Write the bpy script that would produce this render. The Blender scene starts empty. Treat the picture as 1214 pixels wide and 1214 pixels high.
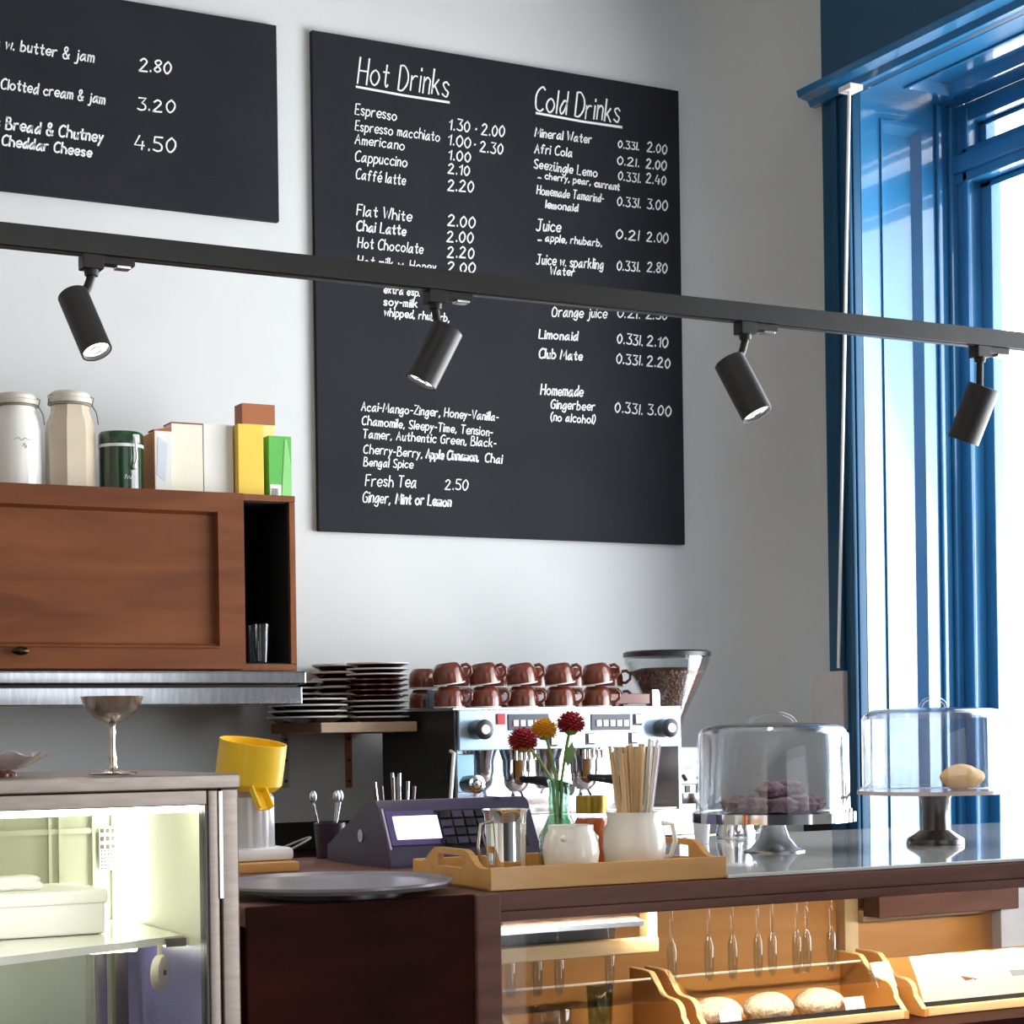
import bpy, bmesh, math, random
from mathutils import Vector, Matrix
random.seed(7)
PI = math.pi
scn = bpy.context.scene
col = scn.collection
# ------------------------------------------------------------------ camera
F, YAW, ROLL, CX, CY, EYE = 2301.3, math.radians(27.755), math.radians(-0.8167), 607.0, 864.5, 1.30
fwd = Vector((math.sin(YAW), math.cos(YAW), 0)); rgt = Vector((math.cos(YAW), -math.sin(YAW), 0)); upv = Vector((0, 0, 1))
R_ = rgt*math.cos(ROLL) + upv*math.sin(ROLL); U_ = upv*math.cos(ROLL) - rgt*math.sin(ROLL)
CAMLOC = Vector((0, 0, EYE))
cd = bpy.data.cameras.new('camera'); cam = bpy.data.objects.new('camera', cd); col.objects.link(cam)
M4 = Matrix((R_, U_, -fwd)).transposed().to_4x4(); M4.translation = CAMLOC
cam.matrix_world = M4
cd.sensor_width = 36; cd.lens = 36*F/1214; cd.shift_y = (CY-607)/1214; cd.clip_start = .05; cd.clip_end = 60
scn.camera = cam
# ------------------------------------------------------------------ world: bright street on the window side, dim room side
w = bpy.data.worlds.new('world'); scn.world = w; w.use_nodes = True
nt = w.node_tree; nt.nodes.clear()
tc = nt.nodes.new('ShaderNodeTexCoord'); sx = nt.nodes.new('ShaderNodeSeparateXYZ'); mr = nt.nodes.new('ShaderNodeMapRange')
mx = nt.nodes.new('ShaderNodeMix'); mx.data_type = 'RGBA'; bg = nt.nodes.new('ShaderNodeBackground'); ow = nt.nodes.new('ShaderNodeOutputWorld')
mr.inputs[1].default_value = .2; mr.inputs[2].default_value = .6; mr.interpolation_type = 'SMOOTHSTEP'
mz = nt.nodes.new('ShaderNodeMapRange'); mz.inputs[1].default_value = .02; mz.inputs[2].default_value = .34; mz.interpolation_type = 'SMOOTHSTEP'   # bright street, duller sky above
my = nt.nodes.new('ShaderNodeMix'); my.data_type = 'RGBA'; my.inputs[6].default_value = (24, 24.4, 24.6, 1); my.inputs[7].default_value = (6.0, 6.5, 7.0, 1)
ml = nt.nodes.new('ShaderNodeMapRange'); ml.inputs[1].default_value = -.35; ml.inputs[2].default_value = .05; ml.interpolation_type = 'SMOOTHSTEP'     # darker room to the left
mw = nt.nodes.new('ShaderNodeMix'); mw.data_type = 'RGBA'; mw.inputs[6].default_value = (.10, .10, .10, 1); mw.inputs[7].default_value = (.44, .46, .48, 1)
nt.links.new(tc.outputs['Generated'], sx.inputs[0]); nt.links.new(sx.outputs[0], mr.inputs[0]); nt.links.new(sx.outputs[0], ml.inputs[0]); nt.links.new(sx.outputs[2], mz.inputs[0])
nt.links.new(mz.outputs[0], my.inputs[0]); nt.links.new(ml.outputs[0], mw.inputs[0]); nt.links.new(mr.outputs[0], mx.inputs[0])
nt.links.new(mw.outputs[2], mx.inputs[6]); nt.links.new(my.outputs[2], mx.inputs[7])
nt.links.new(mx.outputs[2], bg.inputs[0]); nt.links.new(bg.outputs[0], ow.inputs[0]); bg.inputs[1].default_value = 1.0
def area(name, loc, target, sx_, sy_, power, colr):
    l = bpy.data.lights.new(name, 'AREA'); l.shape = 'RECTANGLE'; l.size = sx_; l.size_y = sy_; l.energy = power; l.color = colr
    o = bpy.data.objects.new(name, l); col.objects.link(o); o.location = loc
    o.rotation_euler = (Vector(target)-Vector(loc)).to_track_quat('-Z', 'Y').to_euler(); return o
area('front_fill_light', (2.2, -1.7, 2.5), (2.0, 5, 1.8), 2.6, 2.0, 42, (.95, .98, 1))  # fill light added behind the camera, in place of unseen front windows
area('daylight_side_window', (4.3, 3.2, 2.1), (2.2, 3.6, 1.0), 2.2, 2.2, 110, (.97, .98, 1))
scn.view_settings.view_transform = 'Standard'; scn.view_settings.look = 'None'
scn.view_settings.exposure = -1.0; scn.view_settings.gamma = 1.0; scn.view_settings.use_curve_mapping = False

# ------------------------------------------------------------------ helpers
def P(px, py, X=None, Y=None, Z=None):            # point of the photograph on a plane of the room
    d = fwd + R_*((px-CX)/F) - U_*((py-CY)/F)
    t = X/d.x if X is not None else Y/d.y if Y is not None else (Z-EYE)/d.z
    return CAMLOC + d*t
def S(p): return (Vector(p)-CAMLOC).dot(fwd)/F     # metres per photo pixel at a point

def sset(n, k, v):
    if k in n.inputs: n.inputs[k].default_value = v
def mat(name, c1, c2=None, rough=.5, metal=0, scale=8, stretch=(1, 1, 1), bump=0, coat=0, emit=0, kind='noise', detail=4, spec=.5, coatr=.1):
    m = bpy.data.materials.new(name); m.use_nodes = True; t = m.node_tree; b = t.nodes['Principled BSDF']
    sset(b, 'Roughness', rough); sset(b, 'Metallic', metal); sset(b, 'Coat Weight', coat); sset(b, 'Coat Roughness', coatr); sset(b, 'Specular IOR Level', spec)
    c1 = tuple(c1)+(1,); c2 = (tuple(c2)+(1,)) if c2 else tuple(x*.86 for x in c1[:3])+(1,)
    tcn = t.nodes.new('ShaderNodeTexCoord'); mp = t.nodes.new('ShaderNodeMapping'); mp.inputs['Scale'].default_value = stretch
    t.links.new(tcn.outputs['Object'], mp.inputs[0])
    if kind == 'wood':
        n = t.nodes.new('ShaderNodeTexNoise'); n.inputs['Scale'].default_value = scale; n.inputs['Detail'].default_value = 8; n.inputs['Distortion'].default_value = .8
    elif kind == 'speckle':
        n = t.nodes.new('ShaderNodeTexVoronoi'); n.inputs['Scale'].default_value = scale
    else:
        n = t.nodes.new('ShaderNodeTexNoise'); n.inputs['Scale'].default_value = scale; n.inputs['Detail'].default_value = detail
    t.links.new(mp.outputs[0], n.inputs['Vector'])
    fac = n.outputs['Distance'] if kind == 'speckle' else n.outputs[0]
    r = t.nodes.new('ShaderNodeMapRange'); r.inputs[1].default_value = .3; r.inputs[2].default_value = .7
    t.links.new(fac, r.inputs[0])
    mxx = t.nodes.new('ShaderNodeMix'); mxx.data_type = 'RGBA'; mxx.inputs[6].default_value = c1; mxx.inputs[7].default_value = c2
    t.links.new(r.outputs[0], mxx.inputs[0]); t.links.new(mxx.outputs[2], b.inputs['Base Color'])
    if bump:
        bn = t.nodes.new('ShaderNodeBump'); bn.inputs['Strength'].default_value = bump; bn.inputs['Distance'].default_value = .01
        t.links.new(fac, bn.inputs['Height']); t.links.new(bn.outputs[0], b.inputs['Normal'])
    if emit:
        sset(b, 'Emission Color', c1); sset(b, 'Emission Strength', emit)
    return m
def glass(name, tint=(1, 1, 1), base=.05, peak=.75, rough=.02, powr=3.0):
    m = bpy.data.materials.new(name); m.use_nodes = True; t = m.node_tree; t.nodes.clear()
    tr = t.nodes.new('ShaderNodeBsdfTransparent'); tr.inputs[0].default_value = tuple(tint)+(1,)
    gl = t.nodes.new('ShaderNodeBsdfGlossy'); gl.inputs['Roughness'].default_value = rough
    lw = t.nodes.new('ShaderNodeLayerWeight'); lw.inputs[0].default_value = .5
    pw = t.nodes.new('ShaderNodeMath'); pw.operation = 'POWER'; pw.inputs[1].default_value = powr
    ma = t.nodes.new('ShaderNodeMath'); ma.operation = 'MULTIPLY_ADD'; ma.inputs[1].default_value = peak; ma.inputs[2].default_value = base
    mi = t.nodes.new('ShaderNodeMixShader'); o = t.nodes.new('ShaderNodeOutputMaterial')
    t.links.new(lw.outputs['Facing'], pw.inputs[0]); t.links.new(pw.outputs[0], ma.inputs[0]); t.links.new(ma.outputs[0], mi.inputs[0])
    t.links.new(tr.outputs[0], mi.inputs[1]); t.links.new(gl.outputs[0], mi.inputs[2]); t.links.new(mi.outputs[0], o.inputs[0])
    return m

class MB:
    def __init__(s): s.bm = bmesh.new(); s.bev = False
    def _tf(s, vs, M):
        if M is not None:
            for v in vs: v.co = M @ v.co
    def box(s, x0, x1, y0, y1, z0, z1, bev=0, seg=2, M=None):
        vs = bmesh.ops.create_cube(s.bm, size=1)['verts']
        for v in vs: v.co = Vector(((x0+x1)/2+v.co.x*(x1-x0), (y0+y1)/2+v.co.y*(y1-y0), (z0+z1)/2+v.co.z*(z1-z0)))
        if bev:
            s.bev = True
            es = list({e for v in vs for e in v.link_edges})
            r = bmesh.ops.bevel(s.bm, geom=es, offset=bev, segments=seg, affect='EDGES', profile=.5)
            vs = list({v for f in r['faces'] for v in f.verts})
        s._tf(vs, M); return s
    def lathe(s, prof, n=32, c=(0, 0, 0), M=None, sq=0, ph=0):
        rings = []; allv = []
        for r, z in prof:
            if r < 1e-6: ring = [s.bm.verts.new((c[0], c[1], c[2]+z))]
            else:
                ring = []
                for i in range(n):
                    a = 2*PI*i/n+ph; k = 1
                    if sq: k = 1/max(abs(math.cos(a)), abs(math.sin(a)))**sq
                    ring.append(s.bm.verts.new((c[0]+r*k*math.cos(a), c[1]+r*k*math.sin(a), c[2]+z)))
            rings.append(ring); allv += ring
        for a, b in zip(rings, rings[1:]):
            for i in range(n):
                j = (i+1) % n
                if len(a) == 1 and len(b) == 1: continue
                if len(a) == 1: s.bm.faces.new((a[0], b[i], b[j]))
                elif len(b) == 1: s.bm.faces.new((a[i], a[j], b[0]))
                else: s.bm.faces.new((a[i], a[j], b[j], b[i]))
        for ring in (rings[0], rings[-1]):
            if len(ring) > 2 and rings[0] is not rings[-1] and abs(prof[0][0]-prof[-1][0])+abs(prof[0][1]-prof[-1][1]) > 1e-6:
                s.bm.faces.new(ring)
        s._tf(allv, M); return s
    def cyl(s, p0, p1, r0, r1=None, n=20):
        p0 = Vector(p0); p1 = Vector(p1); d = p1-p0; r1 = r0 if r1 is None else r1
        M = Matrix.Translation(p0) @ d.to_track_quat('Z', 'Y').to_matrix().to_4x4()
        return s.lathe([(0, 0), (r0, 0), (r1, d.length), (0, d.length)], n, M=M)
    def tube(s, pts, r, n=8, closed=False):
        pts = [Vector(p) for p in pts]; N = len(pts); rings = []
        rad = r if isinstance(r, (list, tuple)) else [r]*N
        q = None
        for i, p in enumerate(pts):
            a = pts[(i-1) % N] if (i or closed) else p; b = pts[(i+1) % N] if (i < N-1 or closed) else p
            t = (b-a).normalized()
            if q is None:
                u = t.orthogonal().normalized()
            else:
                u = (q - t*q.dot(t)); u = u.normalized() if u.length > 1e-6 else t.orthogonal().normalized()
            q = u; v = t.cross(u)
            rings.append([s.bm.verts.new(p+(u*math.cos(2*PI*k/n)+v*math.sin(2*PI*k/n))*rad[i]) for k in range(n)])
        for i in range(N if closed else N-1):
            a, b = rings[i], rings[(i+1) % N]
            for k in range(n): s.bm.faces.new((a[k], a[(k+1) % n], b[(k+1) % n], b[k]))
        if not closed: s.bm.faces.new(rings[0]); s.bm.faces.new(rings[-1])
        return s
    def prism(s, poly, axis, a, b, M=None):
        def mk(p, t):
            return {'x': (t, p[0], p[1]), 'y': (p[0], t, p[1]), 'z': (p[0], p[1], t)}[axis]
        A = [s.bm.verts.new(mk(p, a)) for p in poly]; B = [s.bm.verts.new(mk(p, b)) for p in poly]
        s.bm.faces.new(A); s.bm.faces.new(B[::-1])
        for i in range(len(poly)):
            j = (i+1) % len(poly); s.bm.faces.new((A[i], A[j], B[j], B[i]))
        s._tf(A+B, M); return s
    def blob(s, c, rx, ry, rz, sub=3, amp=.0, fr=6, flat=None):
        vs = bmesh.ops.create_icosphere(s.bm, subdivisions=sub, radius=1)['verts']
        ph = [random.uniform(0, 6) for _ in range(6)]
        for v in vs:
            d = v.co.normalized()
            k = 1+amp*(math.sin(fr*d.x+ph[0])+math.sin(fr*d.y+ph[1])+math.sin(fr*d.z+ph[2])+.6*math.sin(2.3*fr*d.x+ph[3])*math.sin(2.1*fr*d.y+ph[4]))/3
            z = d.z*rz*k
            if flat is not None and z < -flat*rz: z = -flat*rz
            v.co = Vector((c[0]+d.x*rx*k, c[1]+d.y*ry*k, c[2]+z))
        return s
    def build(s, name, m, parent=None, loc=None, smooth=38):
        bmesh.ops.recalc_face_normals(s.bm, faces=s.bm.faces)
        me = bpy.data.meshes.new(name); s.bm.to_mesh(me); s.bm.free()
        me.materials.append(m)
        if smooth:
            me.polygons.foreach_set('use_smooth', [True]*len(me.polygons))
            me.set_sharp_from_angle(angle=math.radians(smooth))
        o = bpy.data.objects.new(name, me); col.objects.link(o)
        if s.bev and smooth:
            wn = o.modifiers.new('face_normals', 'WEIGHTED_NORMAL'); wn.keep_sharp = True
        if parent: o.parent = parent
        if loc is not None: o.location = loc
        return o
def thing(name, label, cat, loc=(0, 0, 0), rotz=0, group=None):
    o = bpy.data.objects.new(name, None); col.objects.link(o); o.empty_display_size = .05
    o.location = loc; o.rotation_euler = (0, 0, rotz); o['label'] = label; o['category'] = cat
    if group: o['group'] = group
    return o
def tag(o, label, cat, group=None):
    o['label'] = label; o['category'] = cat
    if group: o['group'] = group
    return o
def struct(o): o['kind'] = 'structure'; return o
def dup(root, loc, rotz=None, label=None, group=None, rot=None):
    r = root.copy(); col.objects.link(r); r.location = loc
    if rotz is not None: r.rotation_euler = (0, 0, rotz)
    if rot is not None: r.rotation_euler = rot
    if label: r['label'] = label
    if group: r['group'] = group
    for ch in list(root.children):
        c = ch.copy(); col.objects.link(c); c.parent = r
        for g in ch.children:
            d = g.copy(); col.objects.link(d); d.parent = c
    return r
ORD = ['lowest', 'second lowest', 'third from the bottom', 'fourth from the bottom', 'fifth from the bottom', 'sixth from the bottom', 'seventh from the bottom', 'eighth from the bottom', 'ninth from the bottom', 'tenth from the bottom', 'eleventh from the bottom', 'twelfth from the bottom']
NTH = ['first', 'second', 'third', 'fourth', 'fifth', 'sixth', 'seventh', 'eighth', 'ninth', 'tenth', 'eleventh', 'twelfth']

# ------------------------------------------------------------------ materials
m_wall = mat('painted_plaster', (.62, .635, .635), (.585, .60, .60), rough=.8, scale=3, bump=.02)
m_wallwarm = mat('low_bounce_plaster', (.34, .30, .26), (.30, .27, .23), rough=.85, scale=3, bump=.02)  # left wall kept dark so little light bounces onto the window wall
m_floor = mat('floor_boards', (.22, .13, .07), (.14, .08, .045), rough=.5, scale=6, stretch=(1, 8, 1), kind='wood')
m_ceil = mat('ceiling_paint', (.66, .65, .63), rough=.9)
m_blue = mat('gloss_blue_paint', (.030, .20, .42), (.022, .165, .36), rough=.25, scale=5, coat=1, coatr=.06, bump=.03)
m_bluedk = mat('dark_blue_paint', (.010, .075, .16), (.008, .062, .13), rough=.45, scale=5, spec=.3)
m_glass = glass('window_glass', (.985, .99, 1), .02, .25)
m_clear = glass('clear_glass', (.95, .97, .97), .05, .8)
m_dome = glass('clear_plastic_dome', (.95, .965, .98), .06, .85, .03, 2.2)
m_caseglass = glass('case_glass', (.985, .985, .985), .004, .25)
m_board = mat('chalkboard', (.013, .0135, .018), (.019, .0195, .025), rough=.7, scale=4, detail=6, spec=.15)
m_chalk = mat('white_chalk', (.92, .92, .92), (.84, .84, .84), rough=.9, scale=90)
m_black = mat('black_metal', (.010, .0095, .009), (.012, .0115, .011), rough=.45, scale=20)
m_track = mat('black_track_metal', (.011, .010, .009), (.014, .013, .012), rough=.5, scale=20, spec=.35)
m_led = mat('led_lens', (1, .98, .94), (1, .98, .94), emit=9)
m_steel = mat('brushed_steel', (.62, .62, .63), (.52, .52, .54), rough=.25, metal=1, scale=30, stretch=(1, 1, 12))
m_rack = mat('rack_steel', (.50, .52, .56), (.38, .40, .44), rough=.16, metal=1, scale=14, stretch=(6, 1, 1))
m_chrome = mat('polished_chrome', (.82, .84, .87), (.78, .80, .84), rough=.08, metal=1)
m_fridge = mat('brushed_fridge_frame', (.25, .215, .19), (.20, .17, .15), rough=.35, metal=.85, scale=25, stretch=(1, 1, 6))
m_silver = mat('tarnished_silver', (.72, .66, .60), (.42, .36, .31), rough=.22, metal=1, scale=25)
m_mahog = mat('cabinet_wood', (.21, .068, .024), (.125, .038, .014), rough=.45, kind='wood', scale=2.2, stretch=(1, 1, 6), spec=.2)
m_mahog_h = mat('cabinet_wood_rail', (.24, .082, .030), (.15, .048, .018), rough=.45, kind='wood', scale=3.5, stretch=(9, 1, 1), spec=.2)
m_dkwood = mat('dark_counter_wood', (.040, .007, .005), (.012, .003, .0025), rough=.45, kind='wood', scale=3, stretch=(1, 1, 4), spec=.03)
m_apron = mat('counter_edge_wood', (.175, .085, .068), (.10, .046, .036), rough=.42, kind='wood', scale=3, stretch=(1, 8, 8), spec=.1)
m_tray = mat('honey_tray_wood', (.62, .33, .095), (.50, .25, .065), rough=.42, kind='wood', scale=4, stretch=(1, 8, 8), coat=.15)
m_ply = mat('orange_plywood', (.60, .30, .085), (.50, .235, .06), rough=.5, kind='wood', scale=3, stretch=(1, 1, 6))
m_plyedge = mat('pale_plywood_edge', (.78, .58, .32), (.70, .50, .26), rough=.5, kind='wood', scale=6, stretch=(1, 8, 8))
m_plyv = mat('pale_plywood_post', (.82, .66, .42), (.74, .57, .33), rough=.5, kind='wood', scale=6, stretch=(8, 8, 1))
m_stone = mat('pale_polished_stone', (.66, .67, .66), (.58, .60, .59), rough=.06, scale=7, coat=.6, coatr=.03)
m_shelfwood = mat('pale_shelf_wood', (.60, .44, .30), (.5, .35, .22), rough=.5, kind='wood', scale=4, stretch=(1, 9, 9))
m_white = mat('white_plastic', (.80, .80, .80), (.76, .76, .77), rough=.35)
m_offwhite = mat('cream_ceramic', (.90, .87, .78), (.87, .83, .73), rough=.22, coat=.4)
m_whitecer = mat('white_ceramic', (.84, .83, .78), (.80, .79, .74), rough=.18, coat=.5)
m_brown = mat('brown_glazed_ceramic', (.165, .038, .017), (.125, .027, .012), rough=.16, coat=.35)
m_plate = mat('dark_brown_plate', (.05, .022, .017), (.035, .015, .012), rough=.2, coat=.5)
m_rim = mat('white_unglazed_rim', (.80, .77, .74), (.74, .71, .68), rough=.4)
m_dark = mat('black_plastic', (.012, .012, .013), (.016, .016, .017), rough=.35)
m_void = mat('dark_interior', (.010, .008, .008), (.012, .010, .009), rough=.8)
m_yellow = mat('yellow_plastic', (.88, .56, .015), (.84, .52, .012), rough=.35, coat=.2)
m_reg = mat('violet_lit_plastic', (.060, .048, .095), (.048, .038, .078), rough=.38)  # grey plastic with the violet light on the register put into its colour
m_screen = mat('lit_screen', (.86, .82, 1), (.82, .78, 1), emit=3.2)
m_red = mat('red_petal', (.42, .008, .012), (.28, .004, .008), rough=.6, scale=40)
m_ypet = mat('golden_petal', (.88, .44, .012), (.78, .36, .01), rough=.6, scale=40)
m_green = mat('green_stem', (.20, .34, .07), (.13, .25, .04), rough=.5, scale=20)
m_stick = mat('birch_stirrer', (.80, .58, .32), (.70, .48, .25), rough=.6, kind='wood', scale=10, stretch=(8, 8, 1))
m_vase = glass('green_vase_glass', (.72, .88, .80), .08, .8)
m_honey = mat('amber_honey', (.55, .10, .008), (.42, .07, .006), rough=.2, coat=.5)
m_bean = mat('coffee_beans', (.20, .09, .055), (.06, .02, .012), rough=.4, kind='speckle', scale=120, bump=.5)
m_bread = mat('seeded_bread', (.50, .38, .24), (.84, .77, .66), rough=.8, scale=150, bump=.5, detail=8)
m_cookie = mat('chocolate_cookie', (.26, .14, .17), (.12, .06, .08), rough=.7, scale=110, bump=.5)
m_bun = mat('golden_bun', (.80, .50, .20), (.70, .40, .14), rough=.6, scale=20)
m_paper = mat('white_card', (.86, .85, .84), (.82, .81, .80), rough=.7)
m_cream = mat('cream_carton', (.84, .80, .64), (.79, .75, .60), rough=.6)
m_ivory = mat('ivory_carton', (.84, .83, .76), (.79, .78, .71), rough=.6)
m_ybox = mat('yellow_carton', (.80, .55, .07), (.74, .50, .05), rough=.5)
m_bbox = mat('rust_brown_carton', (.36, .11, .03), (.30, .09, .025), rough=.6)
m_obox = mat('orange_carton', (.72, .28, .07), (.64, .22, .05), rough=.55)
m_gbox = mat('green_carton', (.10, .45, .07), (.08, .38, .05), rough=.5)
m_tin = mat('dark_green_tin', (.006, .045, .014), (.005, .035, .010), rough=.2, coat=.5)
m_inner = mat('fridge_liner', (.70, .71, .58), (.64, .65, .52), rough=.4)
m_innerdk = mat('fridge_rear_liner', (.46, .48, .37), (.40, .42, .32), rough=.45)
m_violet = mat('violet_reflection_paint', (.20, .17, .46), (.13, .12, .28), rough=.35, scale=5)  # reflected purple light put into the colour
m_tube = mat('fluorescent_tube', (1, 1, .88), (1, 1, .88), emit=24)
m_slate = mat('grey_slate_disc', (.17, .155, .18), (.14, .128, .15), rough=.3, scale=14)
m_tag = mat('cream_plastic_ring', (.80, .76, .60), (.74, .70, .54), rough=.4)
m_casefill = mat('display_fill_glow', (1, .84, .60), (1, .84, .60), emit=150)  # glow for the unseen strip added to brighten the display
m_cable = mat('grey_cable', (.30, .27, .25), rough=.5)

# ------------------------------------------------------------------ structure
YW = 5.45
corner = P(888, 600, Y=YW); XW = corner.x
CA0 = P(988, 500, X=XW).y; CA1 = P(1025, 500, X=XW).y
XF = P(1130, 123, Y=CA1).x
ZTOP = P(1025, 107, X=XW).z
WIN0 = 1.7; ZSILL = .62; ZC = 4.2; RAD = .30
mb = MB(); poly = [(-2.6, YW), (XW-RAD, YW), (XW-RAD, YW+.12), (-2.6, YW+.12)]
mb.prism(poly, 'z', 0, ZC); struct(mb.build('wall_back', m_wall))
arc = [(XW-RAD+RAD*math.sin(a), YW-RAD+RAD*math.cos(a)) for a in [PI/2*i/14 for i in range(15)]]
mb = MB(); mb.prism(arc+[(XW, CA0-.02), (XW+.12, CA0-.02), (XW+.12, YW+.12), (XW-RAD, YW+.12)], 'z', 0, ZC)
mb.box(XW, XW+.12, -1.8, CA0-.02, 0, ZSILL-.02); mb.box(XW, XW+.12, -1.8, WIN0-.02, ZSILL-.02, ZC)
struct(mb.build('wall_right', m_wall))
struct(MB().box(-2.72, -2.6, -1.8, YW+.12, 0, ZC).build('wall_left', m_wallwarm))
struct(MB().box(-2.72, XW+.12, -1.8, YW+.12, -.1, 0).build('floor', m_floor))
struct(MB().box(-2.72, XW+.12, -1.8, YW+.12, ZC, ZC+.1).build('ceiling', m_ceil))
# --- the blue window
win = thing('window_1', '', 'window'); del win['label']; del win['category']; struct(win)
mb = MB()
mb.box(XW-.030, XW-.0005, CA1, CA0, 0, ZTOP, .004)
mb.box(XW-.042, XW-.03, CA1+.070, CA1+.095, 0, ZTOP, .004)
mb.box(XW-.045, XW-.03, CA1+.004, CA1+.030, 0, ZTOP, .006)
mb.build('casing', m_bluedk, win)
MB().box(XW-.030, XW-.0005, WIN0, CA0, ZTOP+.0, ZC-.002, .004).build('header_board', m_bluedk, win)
prof = [(XW-.03, ZTOP+.0), (XW-.05, ZTOP+.0), (XW-.062, ZTOP+.018), (XW-.098, ZTOP+.026), (XW-.105, ZTOP+.046), (XW-.03, ZTOP+.075)]
mb = MB(); mb.prism([(x, z) for x, z in prof], 'y', WIN0-.1, CA0+.03); mb.build('ledge_moulding', m_blue, win, smooth=20)
def sunk(mb, o, u, v, n, W, H, rects, depth, bw):     # a board face with sunk bevelled panels; o corner, u/v axes, n outward
    o, u, v, n = Vector(o), Vector(u), Vector(v), Vector(n)
    def q(*pts): mb.bm.faces.new([mb.bm.verts.new(o+u*a+v*b+n*c) for a, b, c in pts])
    us = sorted({0, W}|{r[0] for r in rects}|{r[1] for r in rects}); vs = sorted({0, H}|{r[2] for r in rects}|{r[3] for r in rects})
    for a, b in zip(us, us[1:]):
        for c, d in zip(vs, vs[1:]):
            if any(r[0] <= a and b <= r[1] and r[2] <= c and d <= r[3] for r in rects): continue
            q((a, c, 0), (b, c, 0), (b, d, 0), (a, d, 0))
    for a, b, c, d in rects:
        O = [(a, c, 0), (b, c, 0), (b, d, 0), (a, d, 0)]
        A = [(a, c, .007), (b, c, .007), (b, d, .007), (a, d, .007)]
        B = [(a+bw*.35, c+bw*.35, .007), (b-bw*.35, c+bw*.35, .007), (b-bw*.35, d-bw*.35, .007), (a+bw*.35, d-bw*.35, .007)]
        I = [(a+bw, c+bw, -depth), (b-bw, c+bw, -depth), (b-bw, d-bw, -depth), (a+bw, d-bw, -depth)]
        for X_, Y_ in ((O, A), (A, B), (B, I)):
            for i in range(4): j = (i+1) % 4; q(X_[i], X_[j], Y_[j], Y_[i])
        q(*I)
RW = XF-XW
pa = P(1045, 300, Y=CA1).x-XW; pb = P(1096, 300, Y=CA1).x-XW; ptop = P(1070, 146, Y=CA1).z
mb = MB(); sunk(mb, (XW, CA1, ZSILL), (1, 0, 0), (0, 0, 1), (0, -1, 0), RW, ZTOP-ZSILL, [(pa, pb, .12, ptop-ZSILL)], .022, .034)
bx_ = P(1113, 300, Y=CA1).x
mb.box(bx_-.010, bx_+.010, CA1-.014, CA1, ZSILL, ZTOP, .005); mb.box(XF-.03, XF, CA1-.02, CA1, ZSILL, ZTOP, .006)
mb.build('reveal_panel', m_blue, win, smooth=0)
mb = MB(); L = CA1-WIN0
sunk(mb, (XW, WIN0, ZTOP), (1, 0, 0), (0, 1, 0), (0, 0, -1), RW, L, [(.09, RW-.10, L-.10-.55*(k+1)-.12*k, L-.10-.55*k-.12*k) for k in range(4)], .02, .03)
mb.build('soffit_panel', m_blue, win, smooth=0)
MB().box(XW-.02, XF+.1, WIN0, CA1, ZSILL-.05, ZSILL, .006).build('sill', m_blue, win)
MB().box(XW, XF+.1, WIN0-.04, WIN0, ZSILL-.05, ZTOP).build('near_reveal', m_blue, win)
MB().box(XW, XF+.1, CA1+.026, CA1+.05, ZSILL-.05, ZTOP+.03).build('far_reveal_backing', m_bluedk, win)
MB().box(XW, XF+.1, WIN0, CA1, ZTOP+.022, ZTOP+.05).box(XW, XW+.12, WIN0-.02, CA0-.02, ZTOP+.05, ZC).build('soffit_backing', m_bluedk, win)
zg1 = P(1150, 143, X=XF).z; zt1 = P(1150, 174, X=XF).z; zt0 = P(1150, 215, X=XF).z
ys1 = P(1150, 300, X=XF).y; ys2 = P(1166, 300, X=XF+.05).y
mb = MB()
mb.box(XF-.004, XF+.09, ys1, CA1, ZSILL, ZTOP, .006); mb.box(XF-.002, XF+.09, WIN0, CA1, zg1, ZTOP, .006)
mb.box(XF-.012, XF, ys1-.006, ys1+.02, ZSILL, ZTOP-.02, .005)
for yy in (3.05,): mb.box(XF, XF+.09, yy-.05, yy+.05, ZSILL, ZTOP, .006)
mb.box(XF, XF+.09, WIN0, CA1, ZSILL, ZSILL+.06, .006); mb.build('window_frame', m_blue, win)
mb = MB(); mb.box(XF-.028, XF+.09, WIN0, CA1-.01, zt0+.03, zt1-.02, .008); mb.box(XF-.012, XF+.09, WIN0, CA1-.01, zt0, zt1, .006)
mb.build('transom_bar', m_blue, win)
mb = MB()
for y0, y1 in ((3.10, ys1), (WIN0, 3.0)):
    for z0, z1 in ((ZSILL+.06, zt0), (zt1, zg1)):
        wd = .05 if z0 < zt0 else .03
        mb.box(XF+.045, XF+.085, y1-wd, y1, z0, z1, .004); mb.box(XF+.045, XF+.085, y0, y0+wd, z0, z1, .004)
        mb.box(XF+.045, XF+.085, y0, y1, z0, z0+wd*.6, .004); mb.box(XF+.045, XF+.085, y0, y1, z1-wd*.4, z1, .004)
mb.build('sash', m_blue, win)
for y0, y1 in ((3.12, ys1-.02), (WIN0+.02, 2.98)):
    for z0, z1 in ((ZSILL+.07, zt0-.01), (zt1+.01, zg1-.01)):
        MB().box(XF+.062, XF+.067, y0, y1, z0, z1).build('pane', m_glass, win)
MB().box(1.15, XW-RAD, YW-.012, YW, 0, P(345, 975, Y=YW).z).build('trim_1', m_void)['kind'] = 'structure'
struct(MB().box(XW-.012, XW, CA0+.002, YW-RAD, 0, P(940, 970, X=XW).z).build('trim_2', m_void))

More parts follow.
